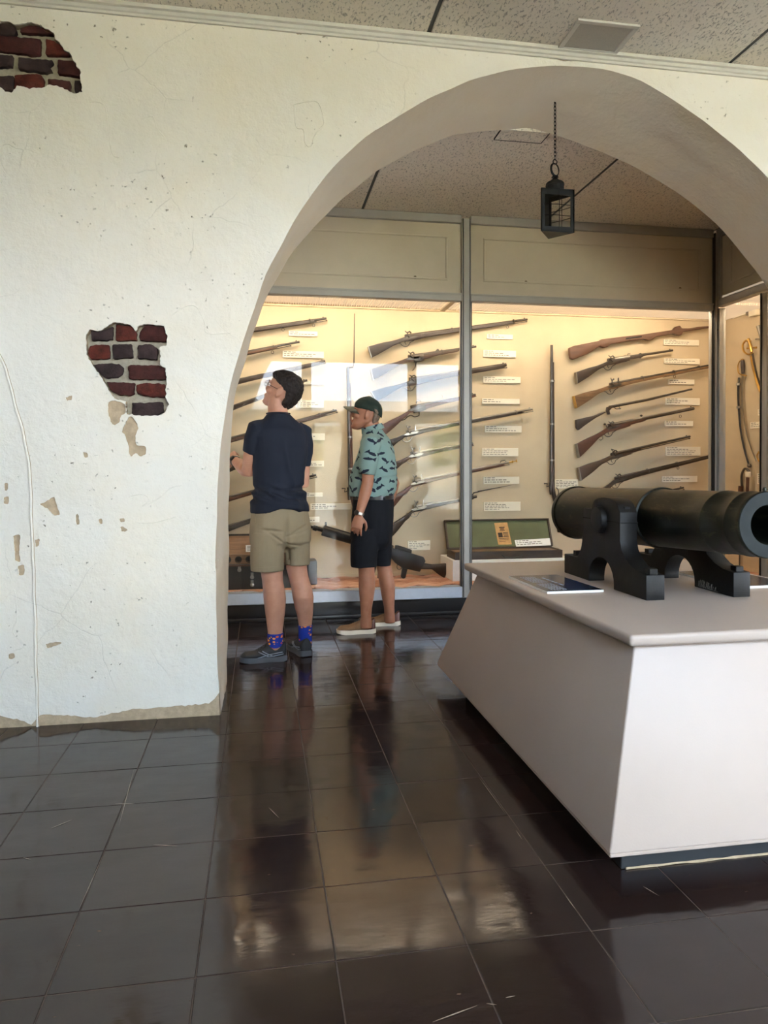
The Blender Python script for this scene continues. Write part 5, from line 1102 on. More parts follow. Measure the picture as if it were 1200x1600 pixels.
def headmesh(mb, C, Rm, s=1.0, jaw=1.0, nose=.024, full=1.0):
    T = lambda p: C + Rm @ (Vector(p) * s)
    rows = [(-.119, .020, .080, .045), (-.112, .034, .090, .03), (-.100, .046 * jaw, .095, .015), (-.082, .057 * jaw, .0955, -.01), (-.060, .064 * jaw, .0925, -.045), (-.035, .069 * full, .0900, -.070), (-.010, .072, .0880, -.088), (.015, .0745, .0875, -.097), (.040, .0755, .0905, -.100), (.062, .073, .0870, -.098), (.083, .065, .074, -.088), (.100, .051, .055, -.070), (.112, .032, .032, -.045), (.118, .012, .010, -.018)]
    rings = []
    for z, w_, f, b in rows:
        mid = (f + b) / 2 if z < -.07 else -.005; out = []
        for k in range(32):
            a = 2 * math.pi * k / 32; ca, sa = math.cos(a), math.sin(a); e = 2.25
            x = w_ * abs(ca) ** (2 / e) * (1 if ca > 0 else -1); y = mid + ((f - mid) if sa > 0 else (mid - b)) * abs(sa) ** (2 / e) * (1 if sa > 0 else -1)
            out.append(T((x, y, z)))
        rings.append(out)
    mb.loft(rings)
    # nose, nostrils, brow, cheeks, lips, chin
    mb.loft([[T((x, y, z)) for x, y in ((-hw, .070), (-hw * .8, fy - .006), (0, fy), (hw * .8, fy - .006), (hw, .070))] for z, hw, fy in ((.026, .008, .091), (.010, .009, .098), (-.006, .011, .098 + nose * .55), (-.020, .014, .094 + nose), (-.030, .016, .090 + nose * .75), (-.035, .012, .086))])
    for sx in (-1, 1):
        ell(mb, T((sx * .012, .098, -.027)), (.009 * s, .012 * s, .008 * s), Rm)
        ell(mb, T((sx * .032, .080, .030)), (.026 * s, .014 * s, .009 * s), Rm)
        ell(mb, T((sx * .046, .060, -.022)), (.024 * s, .026 * s, .022 * s), Rm)
        e0 = Rm @ Matrix.Rotation(-sx * .35, 3, 'Z') @ Matrix.Rotation(.18, 3, 'X'); ell(mb, T((sx * .081, -.012, -.002)), (.008 * s, .019 * s, .032 * s), e0); ell(mb, T((sx * .078, -.004, -.026)), (.007 * s, .011 * s, .012 * s), e0)
    mb.tube([T((x, .091 + .008 * math.cos(x * 55), -.0545 + .0005)) for x in (-.024, -.012, 0, .012, .024)], [.003 * s, .0052 * s, .0058 * s, .0052 * s, .003 * s], 8)
    mb.tube([T((x, .090 + .008 * math.cos(x * 60), -.0665)) for x in (-.022, -.011, 0, .011, .022)], [.003 * s, .0058 * s, .0066 * s, .0058 * s, .003 * s], 8)
    ell(mb, T((0, .088, -.100)), (.022 * s, .013 * s, .015 * s), Rm)
    return T
def hand(mb, W, d, n, side, s=1.0, curl=.5, spread=.10, thumb_open=.7):
    """W wrist, d direction of the fingers, n palm normal, side +1 when the thumb leaves towards d x n"""
    d, n = Vector(d).normalized(), Vector(n).normalized(); n = (n - d * n.dot(d)).normalized(); t = d.cross(n) * side
    P = lambda a, b, c: W + d * (a * s) + t * (b * s) + n * (c * s)
    rings = []
    for a, w_, h in ((-.012, .027, .019), (.01, .030, .018), (.035, .038, .016), (.065, .043, .0145), (.088, .043, .0125), (.096, .038, .010)):
        rings.append([P(a, w_ * math.cos(q) , h * math.sin(q)) for q in [2 * math.pi * k / 16 for k in range(16)]])
    mb.loft(rings)
    for i, (b, L, r_) in enumerate(((.031, .072, .0088), (.0105, .080, .0092), (-.0105, .074, .0088), (-.030, .058, .0076))):
        p = P(.082, b, .0); ang = 0; pts = [P(.06, b, 0), p]; dirv = d; sp = (b / .031) * spread; c_ = curl * (1 + .12 * i)
        for seg, fr in enumerate((.45, .31, .24)):
            ang += c_ * (.75, 1.0, .7)[seg]; dv = (d * math.cos(ang) + n * math.sin(ang) + t * math.sin(sp) * math.cos(ang)).normalized()
            pts.append(pts[-1] + dv * (L * fr * s))
        mb.tube(pts, [r_ * s, r_ * s * 1.05, r_ * s, r_ * .93 * s, r_ * .74 * s], 10); ell(mb, pts[-1], (r_ * .74 * s,) * 3, n=8)
    p0, p1 = P(.018, .022, .006), P(.045, .048 + .014 * thumb_open, .016); p2 = P(.074, .056 + .022 * thumb_open, .024); p3 = P(.098, .056 + .016 * thumb_open, .032)
    mb.tube([p0, p1, p2, p3], [.014 * s, .0125 * s, .0105 * s, .008 * s], 10); ell(mb, p3, (.008 * s,) * 3, n=8)
def skinm(name, a, b):
    t = NT(name); t.base(t.ramp(t.noise(16, 4), [(.3, a), (.7, b)]), .5, 0, .35); t.bump(t.noise(160, 3), .12, .001)
    t.b.inputs['Subsurface Weight'].default_value = .06; t.b.inputs['Subsurface Radius'].default_value = (.02, .008, .004); return t.m
skin_y = skinm('fair_skin', srgb(178, 128, 104), srgb(194, 145, 120)); skin_o = skinm('tanned_skin', srgb(156, 105, 80), srgb(172, 120, 94))
def cloth(name, c, var=.08, rough=.85, sc=380, vs=5):
    t = NT(name); a = tuple(x * (1 - var) for x in c[:3]); b = tuple(min(1, x * (1 + var)) for x in c[:3])
    t.base(t.ramp(t.noise(vs, 5), [(.3, a), (.7, b)]), rough, 0, .2); t.bump(t.noise(sc, 2), .12, .001); return t.m
navy_c, khaki_c, black_c = cloth('navy_jersey', srgb(31, 35, 46)), cloth('khaki_twill', srgb(140, 126, 102)), cloth('black_twill', srgb(20, 21, 25))
def shoe(root, nm, heel, direc, L, W, up_mat, sole_mat, ankle_h=.088, heel_patch=None, chunk=1.0, toe_h=.052, lace=True, laces_mat=None):
    """a low shoe as a part of its wearer: upper with opening, sole, laces"""
    d = Vector((direc[0], direc[1], 0)).normalized(); t = Vector((-d.y, d.x, 0)); heel = Vector((heel[0], heel[1], 0)); P = lambda a, b, z: heel + d * a * L + t * b + Vector((0, 0, z))
    prof = [(0, .50, .30), (.02, .66, .0), (.08, .78, 0), (.2, .80, 0), (.35, .76, 0), (.5, .84, 0), (.65, .98, 0), (.78, 1.0, 0), (.88, .90, 0), (.95, .68, 0), (.99, .38, 0)]
    def hgt(a):
        if a < .34: return ankle_h - .012 * math.sin(math.pi * a / .34)
        return max(toe_h * .62, ankle_h - (ankle_h - toe_h) * min(1, (a - .34) / .34)) * (1 if a < .86 else 1 - .45 * ((a - .86) / .14) ** 2)
    sh = .030 * chunk
    upr = []
    for a, w_, _ in prof:
        h = hgt(a); w2 = W / 2 * w_; out = []
        for k in range(20):
            q = 2 * math.pi * k / 20; cx_, sz = math.cos(q), math.sin(q)
            taper = 1 - .40 * max(0, sz) ** 1.5 * (1 if a < .6 else .75); z = sh * .6 + (h - sh * .6) * (.5 + .5 * sz)
            out.append(P(.02 + a * .965, w2 * taper * abs(cx_) ** .8 * (1 if cx_ > 0 else -1), z))
        upr.append(out)
    m = MB(); m.loft(upr); sho = fuse(m, nm, up_mat, root, .0035, 3)
    m = MB(); rr = []
    for a, w_, _ in prof:
        w2 = W / 2 * w_ * 1.06; tp = sh * (1.15 if a < .15 else .95 if a < .7 else 1.05); bt = .0 if .04 < a < .85 else (.005 if a <= .04 else .003 + .06 * (a - .85) ** 1.2)
        rr.append([P(a * 1.005 - .002, w2, bt), P(a * 1.005 - .002, w2 * 1.02, (bt + tp) / 2), P(a * 1.005, w2 * .98, tp), P(a * 1.005, w2 * .5, tp), P(a * 1.005, -w2 * .5, tp), P(a * 1.005, -w2 * .98, tp), P(a * 1.005 - .002, -w2 * 1.02, (bt + tp) / 2), P(a * 1.005 - .002, -w2, bt)])
    m.loft(rr); m.build('sole', sole_mat, sho, smooth=45)
    m = MB()
    for k in range(5):
        a = .42 + .055 * k; h = hgt(a) + .002; m.tube([P(a + .03, -.022, h - .012), P(a, 0, h + .0015), P(a + .03, .022, h - .012)], .0028, 6)
    m.tube([P(.40, 0, hgt(.4) + .002), P(.37, .02, hgt(.4) + .022), P(.41, .035, hgt(.4) + .004)], .002, 6); m.tube([P(.40, 0, hgt(.4) + .002), P(.38, -.02, hgt(.4) + .02), P(.42, -.035, hgt(.4) + .002)], .002, 6)
    m.build('laces', laces_mat or up_mat, sho)
    if heel_patch:
        q = []
        for a in (-.004, .03, .10, .18, .25): 
            w2 = W / 2 * (.56 if a < 0 else .72 if a < .05 else .82) + .0015; q.append((a, w2))
        for sgn in (-1, 1):
            m = MB(); m.loft([[P(a + .02, sgn * (w2 * .92 + .001), sh * 1.05), P(a + .02, sgn * (w2 + .0015), .05), P(a + .02, sgn * (w2 * .72 + .002), ankle_h * (1.06 if a < .05 else .86 if a < .2 else .62)), P(a + .02, sgn * (w2 * .62), ankle_h * (1.02 if a < .05 else .82 if a < .2 else .6)), P(a + .02, sgn * (w2 * .8), sh * 1.05)] for a, w2 in q]); m.build('heel_patch', heel_patch, sho, smooth=60)
    return sho, P, hgt
def bvh_of(o):
    from mathutils.bvhtree import BVHTree
    off = ORI[o.name]; me = o.data
    return BVHTree.FromPolygons([v.co + off for v in me.vertices], [tuple(p.vertices) for p in me.polygons])
def patch(o, pxpoly, nm, mat, th=.004, parent=None, n=7, bulge=0, rows=None):
    """a raised strip sewn on a garment: quad in photograph pixels laid on the cloth"""
    tree = bvh_of(o); a, b, c, d = [Vector(p) for p in pxpoly]; G = []
    for i in range(n):
        row = []
        for j in range(n):
            u, v = i / (n - 1), j / (n - 1); p = a.lerp(b, u).lerp(d.lerp(c, u), v); dr = ray(p.x, p.y).normalized(); h = tree.ray_cast(EYE, dr)
            if h[0] is None: h = tree.find_nearest(EYE + dr * 4.6)
            row.append((h[0], h[1] if h[1].dot(dr) < 0 else -h[1]))
        G.append(row)
    m = MB(); N = n * n; top = [G[i][j][0] + G[i][j][1] * th for i in range(n) for j in range(n)]; bot = [G[i][j][0] - G[i][j][1] * .003 for i in range(n) for j in range(n)]
    f = []
    for i in range(n - 1):
        for j in range(n - 1): f += [(i * n + j, i * n + j + 1, (i + 1) * n + j + 1, (i + 1) * n + j), (N + i * n + j, N + (i + 1) * n + j, N + (i + 1) * n + j + 1, N + i * n + j + 1)]
    for i in range(n - 1): f += [(i * n, (i + 1) * n, N + (i + 1) * n, N + i * n), (i * n + n - 1, N + i * n + n - 1, N + (i + 1) * n + n - 1, (i + 1) * n + n - 1), (i, N + i, N + i + 1, i + 1), ((n - 1) * n + i, (n - 1) * n + i + 1, N + (n - 1) * n + i + 1, N + (n - 1) * n + i)]
    m.add(top + bot, f); return m.build(nm, mat, parent or o, smooth=50)
def nz3(p, a, b, c, sd=0): return mnoise.noise(Vector((p.x * a + sd, p.y * b, p.z * c)))

# ------------------------------------------------------------------ the younger visitor, seen from behind, looking up
YA = 4.50; yawA = R(22)
man = thing('person', 'person in navy t-shirt and khaki shorts seen from behind, looking up at the guns', 'person', (.12, 4.5, 0))
b = MB()
# legs
column(b, [(424, 832, 16, -.0, .07), (423, 850, 18, -.01, .075), (424, 880, 18, -.02, .072), (425, 898, 16.8, -.03, .066), (426, 908, 16.2, -.03, .062), (428.5, 925, 17.2, -.025, .066), (429.5, 936, 17.4, -.02, .066), (429.8, 952, 16, -.01, .06), (430, 968, 14, .0, .052), (430, 985, 11.8, .01, .046), (430, 1000, 10.8, .02, .045), (430, 1014, 11, .02, .042), (430, 1021, 9, .02, .035)], YA, 0, 2.0)
column(b, [(455, 832, 14, .05, .07), (460, 848, 16, .05, .075), (463, 870, 15.5, .05, .072), (463.5, 888, 16.2, .05, .066), (466, 900, 15.5, .05, .062), (471, 918, 16.2, .05, .066), (473.5, 932, 16.4, .05, .066), (475, 948, 14.6, .07, .058), (476.5, 962, 12.2, .09, .05), (477, 978, 10, .11, .044), (477, 995, 9.4, .13, .044), (477, 1006, 9.4, .13, .040), (477, 1011, 8, .13, .034)], YA, 0, 2.0)
# trunk under the clothes
tor = [(438, 848, 22, .0, .07), (438, 836, 35, .0, .09), (438, 815, 39, 0, .105), (437, 790, 36, 0, .10), (436, 765, 33, 0, .09), (436, 740, 34, 0, .098), (436.5, 715, 36, .0, .105), (436.5, 692, 38, .0, .105), (436, 677, 36, 0, .088), (435.5, 666, 28, 0, .072), (435, 652, 21, 0, .07), (434.5, 645, 15.5, .0, .062)]
column(b, tor, YA, yawA)
neckb, neckt = atY(434.5, 650, YA + .01), atY(433, 622, YA + .02)
b.tube([neckb - Vector((0, 0, .03)), neckb, neckt], [.068, .062, .058], 20)
# arms
shL, elL, wrL = atY(401, 671, YA - .06), atY(388.5, 736.5, YA + .02), atY(366.5, 719.5, YA + .23)
b.tube([atY(412, 668, YA - .03), shL, shL.lerp(elL, .35), shL.lerp(elL, .7), elL, elL.lerp(wrL, .18), elL.lerp(wrL, .45), elL.lerp(wrL, .8), wrL], [.05, .056, .053, .050, .045, .048, .044, .033, .028], 18)
hand(b, wrL, Vector((-.25, .75, .30)), Vector((.80, .15, -.55)), 1, 1.0, .75, .08, 1.0)
shR, elR, wrR = atY(473, 676, YA + .07), atY(472.5, 757, YA + .11), atY(444, 738, YA + .33)
b.tube([atY(462, 670, YA + .05), shR, shR.lerp(elR, .4), elR, elR.lerp(wrR, .3), wrR], [.05, .055, .050, .043, .045, .028], 18)
hand(b, wrR, Vector((-.45, .7, .25)), Vector((-.6, -.2, -.55)), -1, 1.0, .75, .08, 1.0)
# head tipped back and turned to the left
fh = Vector((-.84, .36, .42)).normalized(); upv = Vector((.36, -.22, .90)); upv = (upv - fh * upv.dot(fh)).normalized(); rv = fh.cross(upv)
RA = Matrix((rv, fh, upv)).transposed(); CA = atY(441.5, 612, YA + .02)
TA = headmesh(b, CA, RA, 1.0)
body = fuse(b, 'body', skin_y, man, .0045, 5)
# hair: a cap of short dark hair over crown, back and sides
h = MB()
rows = [(-.088, .046, -.030, -.072), (-.070, .060, -.020, -.088), (-.045, .071, -.034, -.100), (-.015, .076, -.038, -.110), (.015, .081, -.030, -.117), (.034, .084, .020, -.120), (.060, .085, .086, -.120), (.082, .080, .098, -.113), (.104, .068, .084, -.098), (.122, .048, .058, -.074), (.133, .022, .024, -.036)]
rg = []
for z, w_, f, bk in rows:
    mid = (f + bk) / 2; rg.append([TA((w_ * abs(math.cos(a)) ** .85 * (1 if math.cos(a) > 0 else -1), mid + (f - mid) * math.sin(a), z)) for a in [2 * math.pi * k / 28 for k in range(28)]])
h.loft(rg)
hm = NT('dark_brown_hair'); hv = hm.noise(30, 6, .7, vec=hm.pos((3, 3, .8)), dist=1.2); hm.base(hm.ramp(hv, [(.35, srgb(20, 15, 13)), (.7, srgb(46, 34, 28))]), .55, 0, .35); hm.bump(hv, .9, .008)
fuse(h, 'hair', hm.m, man, .004, 3, lambda p: .006 * nz3(p, 38, 38, 38) + .004 * nz3(p, 90, 90, 90, 5))
# glasses
m = MB(); gm = MT['blackmetal']
for sx in (-1, 1): m.tube([TA((sx * .036 + .024 * math.cos(a), .108 - .004 * abs(sx), .012 + .018 * math.sin(a))) for a in [2 * math.pi * k / 16 for k in range(16)]], .0016, 6, closed=True)
m.tube([TA((-.012, .109, .016)), TA((.012, .109, .016))], .0016, 6)
for sx in (-1, 1): m.tube([TA((sx * .06, .106, .016)), TA((sx * .079, .06, .014)), TA((sx * .082, -.004, .012)), TA((sx * .081, -.022, -.006))], .0018, 6)
m.build('glasses', gm, man)
eyew = simple('eye_white', srgb(230, 222, 212), .3, var=0); eyed = simple('dark_iris', srgb(44, 32, 26), .2, var=0)
def eyes(T, Rm, root, s=1.0, brow=None):
    for sx in (-1, 1):
        m = MB(); ell(m, T((sx * .032, .081, .010)), (.0125 * s, .0105 * s, .0085 * s), Rm, 10); e_ = m.build('eye', eyew, root, smooth=60)
        m = MB(); ell(m, T((sx * .033, .0895, .010)), (.0055 * s, .004 * s, .0058 * s), Rm, 8); m.build('iris', eyed, e_, smooth=60)
        m = MB(); m.tube([T((sx * .014, .097, .030)), T((sx * .032, .096, .036)), T((sx * .052, .082, .031))], [.003, .0042, .0025], 6); m.build('eyebrow', brow, root, smooth=60)
eyes(TA, RA, man, 1.0, hm.m)
# t-shirt
s = MB()
column(s, [(437.5, 801, 45, .0, .150), (437, 790, 44.6, 0, .148), (436.5, 780, 42.5, 0, .140), (435.5, 768, 38.5, 0, .122), (435.5, 758, 38.2, 0, .120), (436, 740, 39.2, 0, .122), (437, 722, 41, 0, .127), (437, 700, 43, 0, .130), (436.5, 684, 43.5, 0, .120), (436, 672, 40.5, 0, .108), (435.6, 663, 34, 0, .095), (435.2, 654, 24, .0, .083), (434.6, 647, 17.5, .0, .074)], YA, yawA)
for i in range(28):
    x_, y_, z_ = s.v[i]; s.v[i] = (x_, y_, z_ + .042 * math.exp(-((x_ - atY(450, 790, YA).x) / .085) ** 2) * (1 if y_ < YA else .3))
hemL = atY(393.8, 707.5, YA - .025); s.tube([atY(412, 668, YA - .03), atY(402, 670, YA - .055), atY(397, 688, YA - .045), hemL], [.052, .066, .064, .060], 24)
hemR = atY(472.5, 727.5, YA + .09); s.tube([atY(462, 670, YA + .05), atY(473, 677, YA + .065), atY(474.5, 695, YA + .075), hemR], [.05, .060, .058, .054], 24)
zw, zc_ = atY(436, 772, YA).z, atY(436, 690, YA).z
def fold(p):
    k = math.exp(-((p.z - zw) / .045) ** 2); q = p.x * .45 + p.z
    d = k * (.010 * math.sin(q * 95 + 3 * nz3(p, 5, 5, 5)) + .008 * nz3(p, 9, 9, 34, 3))
    g = math.exp(-((p.z - (zw + .02) - .12 * (p.x - .12)) / .012) ** 2) * .009
    up_ = max(0, min(1, (p.z - zw) / .25)); d += up_ * (.007 * nz3(p, 12, 8, 3.5, 8) + .004 * nz3(p, 7, 7, 16, 4))
    d += .010 * math.exp(-((p.x + p.z * .22 - (atY(455, 740, YA).x + zc_ * .22 - .05)) / .018) ** 2) * max(0, min(1, (zc_ + .02 - p.z) / .1)) * .6
    return max(-.008, 1.5 * (d - g))
tee = fuse(s, 't_shirt', navy_c, man, .0055, 4, fold)
for pts, nm in (([atY(419.5, 643.5, 4.40), atY(427, 646.2, 4.40), atY(436, 647, 4.40), atY(444, 646.6, 4.40), atY(451, 646.2, 4.44)], 'collar_rib'),):
    m = MB(); cc = atY(434.7, 646.2, YA); m.tube([Vector((p.x, p.y, p.z)) for p in ringxy(cc, .0685, .072, yawA, 32)], .0042, 8, closed=True); m.build(nm, navy_c, tee, smooth=60)
# cargo shorts
s = MB()
column(s, [(438.5, 784, 39, 0, .115), (438.2, 800, 43, 0, .128), (438, 818, 46, .0, .142), (438, 834, 46.6, .0, .146), (438, 846, 46.8, .0, .138), (438, 856, 40, 0, .10)], YA, yawA, 2.4)
def legtube(mb, rows, Y0, inner):
    rr = [ringxy(atY(x, y, Y0 + dy), hw * pxm(atY(x, y, Y0 + dy)), ry, 0, 28, 2.4) for x, y, hw, dy, ry in rows]
    x, y, hw, dy, ry = rows[-1]
    for q, k in ((0, .90), (-9, .86)): c = atY(x, y + q, Y0 + dy); rr.append(ringxy(c, hw * k * pxm(c), ry * k, 0, 28, 2.4))
    mb.loft(rr)
legtube(s, [(419, 832, 25, -.035, .125), (418.3, 850, 26.6, -.035, .122), (417.8, 872, 26.2, -.035, .112), (417.8, 891, 25.6, -.035, .106)], YA, 1)
legtube(s, [(462, 832, 21, .05, .125), (464, 850, 20.2, .05, .120), (464.6, 866, 19.4, .05, .108), (464.6, 882, 18.8, .05, .102)], YA, 1)
zb_ = atY(438, 835, YA).z; xc_ = atY(447.5, 840, YA).x
def foldS(p):
    d = -.016 * math.exp(-((p.x - xc_ - .02 * (zb_ - p.z)) / .012) ** 2) * (1 if p.z < zb_ + .06 else math.exp(-((p.z - zb_ - .06) / .05) ** 2)) * (1 if p.y < YA else 0)
    for (x0, z0, sl, w_, ln, am) in ((atY(425, 826, YA).x, atY(425, 826, YA).z, -.10, .007, .06, .008), (atY(432, 838, YA).x, atY(432, 838, YA).z, -.75, .008, .055, .008), (atY(466, 826, YA).x, atY(466, 826, YA).z, .55, .008, .05, .008), (atY(462, 832, YA).x, atY(462, 832, YA).z, .25, .006, .05, .006), (atY(455, 850, YA).x, atY(455, 850, YA).z, -.12, .006, .05, .005)):
        if p.y < YA + .05: d -= 1.7 * am * math.exp(-((p.z - z0 - sl * (p.x - x0)) / w_) ** 2) * math.exp(-((p.x - x0) / ln) ** 2)
    return d + .004 * nz3(p, 8, 8, 8, 2) + .0025 * nz3(p, 24, 24, 14, 6)
sho = fuse(s, 'cargo_shorts', khaki_c, man, .0055, 3, foldS)
patch(sho, [(393.5, 835), (415.5, 834), (413, 847), (393, 848)], 'pocket_flap', khaki_c, .006)
patch(sho, [(394.5, 797), (398, 797.5), (400, 817), (396, 816)], 'side_pocket_edge', khaki_c, .004)
patch(sho, [(393.5, 887.5), (442, 884.5), (442, 885.7), (393.5, 888.7)], 'hem_stitch', khaki_c, .0025, n=10)
# socks and running shoes
sk = NT('blue_novelty_sock'); vv = sk.n('ShaderNodeTexVoronoi', {'Vector': sk.pos((1, 1, 1.5)), 'Scale': 34.0, 'Randomness': .85}); 
pick = sk.n('ShaderNodeSeparateColor', {'Color': vv.outputs['Color']}).outputs[0]
spot = sk.math('MULTIPLY', sk.math('LESS_THAN', vv.outputs['Distance'], .36), sk.math('GREATER_THAN', pick, .35))
sk.base(sk.mix(spot, srgb(32, 54, 146), sk.ramp(pick, [(.35, srgb(232, 150, 60)), (.55, srgb(214, 70, 60)), (.75, srgb(238, 186, 90)), (.95, srgb(226, 132, 60))])), .85, 0, .2)
shm, som = simple('black_mesh_shoe', srgb(32, 32, 34), .65, var=.2, vs=60, bump=.5, bs=400, bd=.002), simple('dark_grey_sole', srgb(72, 74, 78), .6, var=.1)
for nm, rows in (('sock', [(430, 1017, 8.5, .02, .034), (430, 1008, 11.4, .02, .046), (430, 999, 12.2, .02, .050), (430, 989, 12.6, .012, .051)]), ('sock', [(477, 1011, 10.2, .13, .045), (477, 998, 10.6, .13, .048), (477.1, 986, 10.8, .12, .048), (477, 976, 11.2, .11, .049)])):
    m = MB(); column(m, rows, YA, 0, 2.0); fuse(m, nm, sk.m, man, .004, 2, lambda p: .0015 * nz3(p, 20, 20, 60))
hl = atZ(448.5, 1032, 0); hr = atZ(480, 1027, 0)
shL_, PL, hL = shoe(man, 'running_shoe', (hl.x, 4.52), (-1, -.03), .292, .104, shm, som, .120, None, 1.1, .064)
shR_, PR, hR = shoe(man, 'running_shoe', (hr.x, 4.560), (-.28, .96), .292, .104, shm, som, .120, None, 1.1, .064)
stm = simple('silver_grey_stripe', srgb(136, 140, 148), .4, .2, var=.05)
def stripes(so, P, sgn):
    tree = bvh_of(so)
    for k, pts in enumerate((((.24, .028), (.40, .05), (.52, .070)), ((.36, .028), (.50, .052), (.60, .066)), ((.10, .060), (.34, .048), (.62, .030)), ((.08, .048), (.30, .036), (.48, .028)))):
        m = MB(); q = []
        for a, z in cat([(x, z, 0) for x, z in pts], 4).__iter__() if False else [(c.x, c.y) for c in cat([(x, z, 0) for x, z in pts], 4)]:
            o_ = P(a, sgn * .12, z); dr = (P(a, 0, z) - o_).normalized(); hh = tree.ray_cast(o_, dr); q.append((hh[0] or P(a, sgn * .045, z)) - dr * .0005)
        m.tube(q, .0032, 6); m.build('side_stripe', stm, so, smooth=60)
stripes(shL_, PL, 1); stripes(shR_, PR, 1)
# watch band
def band(root, a, b_, f, r_, w_, nm, mt, face=None, fd=None):
    c = a.lerp(b_, f); ax = (b_ - a).normalized(); m = MB(); m.lathe([(-w_, r_), (-w_, r_ + .003), (w_, r_ + .003), (w_, r_)], c, ax, 24, closed_ends=False); o = m.build(nm, mt, root)
    if face:
        m = MB(); n_ = (Vector(fd) - ax * Vector(fd).dot(ax)).normalized(); m.lathe([(0, .019), (.007, .019), (.009, .016), (.0095, .0)], c + n_ * r_ * .98, n_, 20, closed_ends=False); m.build('watch_face', face, o)
    return o
band(man, elL, wrL, .93, .0315, .010, 'fitness_band', MT['plinth_black'], MT['blackmetal'], (-.3, -.9, .3))

# ------------------------------------------------------------------ the older visitor, in profile, facing left
YO = 5.20; fo = Vector((-.965, .26, 0)); yawO = math.atan2(-fo.x, fo.y) * 1.0    # local +y turned to face left
yawO = math.atan2(fo.y, fo.x) - math.pi / 2
old = thing('person', 'smiling person in dark green cap, fish print shirt and black shorts, standing in profile', 'person', (.80, 5.2, 0))
b = MB()
column(b, [(571, 845, 13, -.07, .06), (571, 866, 14, -.085, .075), (572.5, 886, 12.8, -.085, .066), (573, 896, 12.6, -.085, .062), (573.3, 908, 13, -.085, .064), (573.3, 920, 12.8, -.085, .062), (572.8, 936, 10.8, -.085, .052), (572.2, 950, 8.9, -.085, .043), (572, 963, 8.2, -.085, .040), (572, 974, 9, -.085, .042), (572, 981, 8.6, -.085, .042)], YO, 0, 2.0)
column(b, [(592, 845, 11, .10, .06), (597, 866, 11.5, .13, .07), (600, 886, 11.4, .13, .062), (602, 898, 11.8, .13, .064), (605, 912, 12, .13, .065), (606, 922, 11.3, .13, .060), (607, 936, 9.8, .13, .052), (608, 948, 8.3, .13, .043), (608.6, 958, 8.0, .13, .040), (609, 968, 8.4, .13, .042), (609, 973, 8, .13, .04)], YO, 0, 2.0)
column(b, [(581, 846, 18, .0, .10), (581, 832, 24, .0, .14), (582.5, 812, 28, .0, .155), (583, 785, 28.5, .0, .155), (582.5, 764, 33, .0, .165), (584, 740, 32, .0, .165), (586.5, 715, 28.5, .0, .17), (587.5, 697, 25, .0, .175), (586, 684, 20, .0, .15), (584, 676, 15, .0, .085), (581, 668, 12.5, .0, .062)], YO, yawO)
nb_, ntp = atY(584, 682, YO), atY(577, 655, YO)
b.tube([nb_ - Vector((0, 0, .03)), nb_, ntp], [.066, .064, .062], 20)
lv = Vector((-fo.y, fo.x, 0)); lv = lv if lv.y < 0 else -lv                 # his left, towards us
sLo, eLo, wLo = atY(578, 694, YO - .19), atY(574.2, 757, YO - .215), atY(561, 805, YO - .235)
b.tube([atY(580, 696, YO - .12), sLo, sLo.lerp(eLo, .5), eLo, eLo.lerp(wLo, .25), eLo.lerp(wLo, .7), wLo], [.045, .050, .046, .041, .042, .033, .027], 18)
hand(b, wLo, Vector((-.20, .05, -1)), Vector((.35, 1, 0)), 1, .98, .34, .10, .4)
sRo, eRo, wRo = atY(592, 692, YO + .19), atY(616, 756, YO + .21), atY(603, 800, YO + .23)
b.tube([atY(590, 690, YO + .12), sRo, sRo.lerp(eRo, .5), eRo, eRo.lerp(wRo, .3), wRo], [.05, .052, .046, .041, .042, .027], 18)
hand(b, wRo, Vector((-.3, 0, -1)), Vector((.3, -1, 0)), -1, .98, .4)
fh = Vector((-.955, .22, .14)).normalized(); upv = Vector((.16, -.03, .98)); upv = (upv - fh * upv.dot(fh)).normalized(); rv = fh.cross(upv)
RO = Matrix((rv, fh, upv)).transposed(); CO = atY(572.8, 647.6, YO)
TO = headmesh(b, CO, RO, 1.0, 1.10, .026, 1.05)
body = fuse(b, 'body', skin_o, old, .0045, 4)
grey = simple('grey_brown_hair', srgb(112, 94, 78), .7, var=.4, vs=60, bump=.6, bs=160)
eyes(TO, RO, old, 1.0, grey)
m = MB(); m.tube([TO((x, .1005 - abs(x) * .35, -.0605 + abs(x) * .12)) for x in (-.027, -.014, 0, .014, .027)], .0018, 6); m.build('smile_line', simple('mouth_line', srgb(112, 60, 50), .6, var=0), old)
# short hair below the cap at the back and sides
h = MB(); rg = []
for z, w_, f, bk in ((-.062, .055, -.046, -.072), (-.045, .066, -.042, -.087), (-.010, .0735, -.042, -.0995), (.020, .0765, -.036, -.104), (.045, .079, .03, -.108)): mid = (f + bk) / 2; rg.append([TO((w_ * math.cos(a), mid + (f - mid) * math.sin(a), z)) for a in [2 * math.pi * k / 24 for k in range(24)]])
h.loft(rg); fuse(h, 'hair', grey, old, .004, 2, lambda p: .002 * nz3(p, 90, 90, 90))
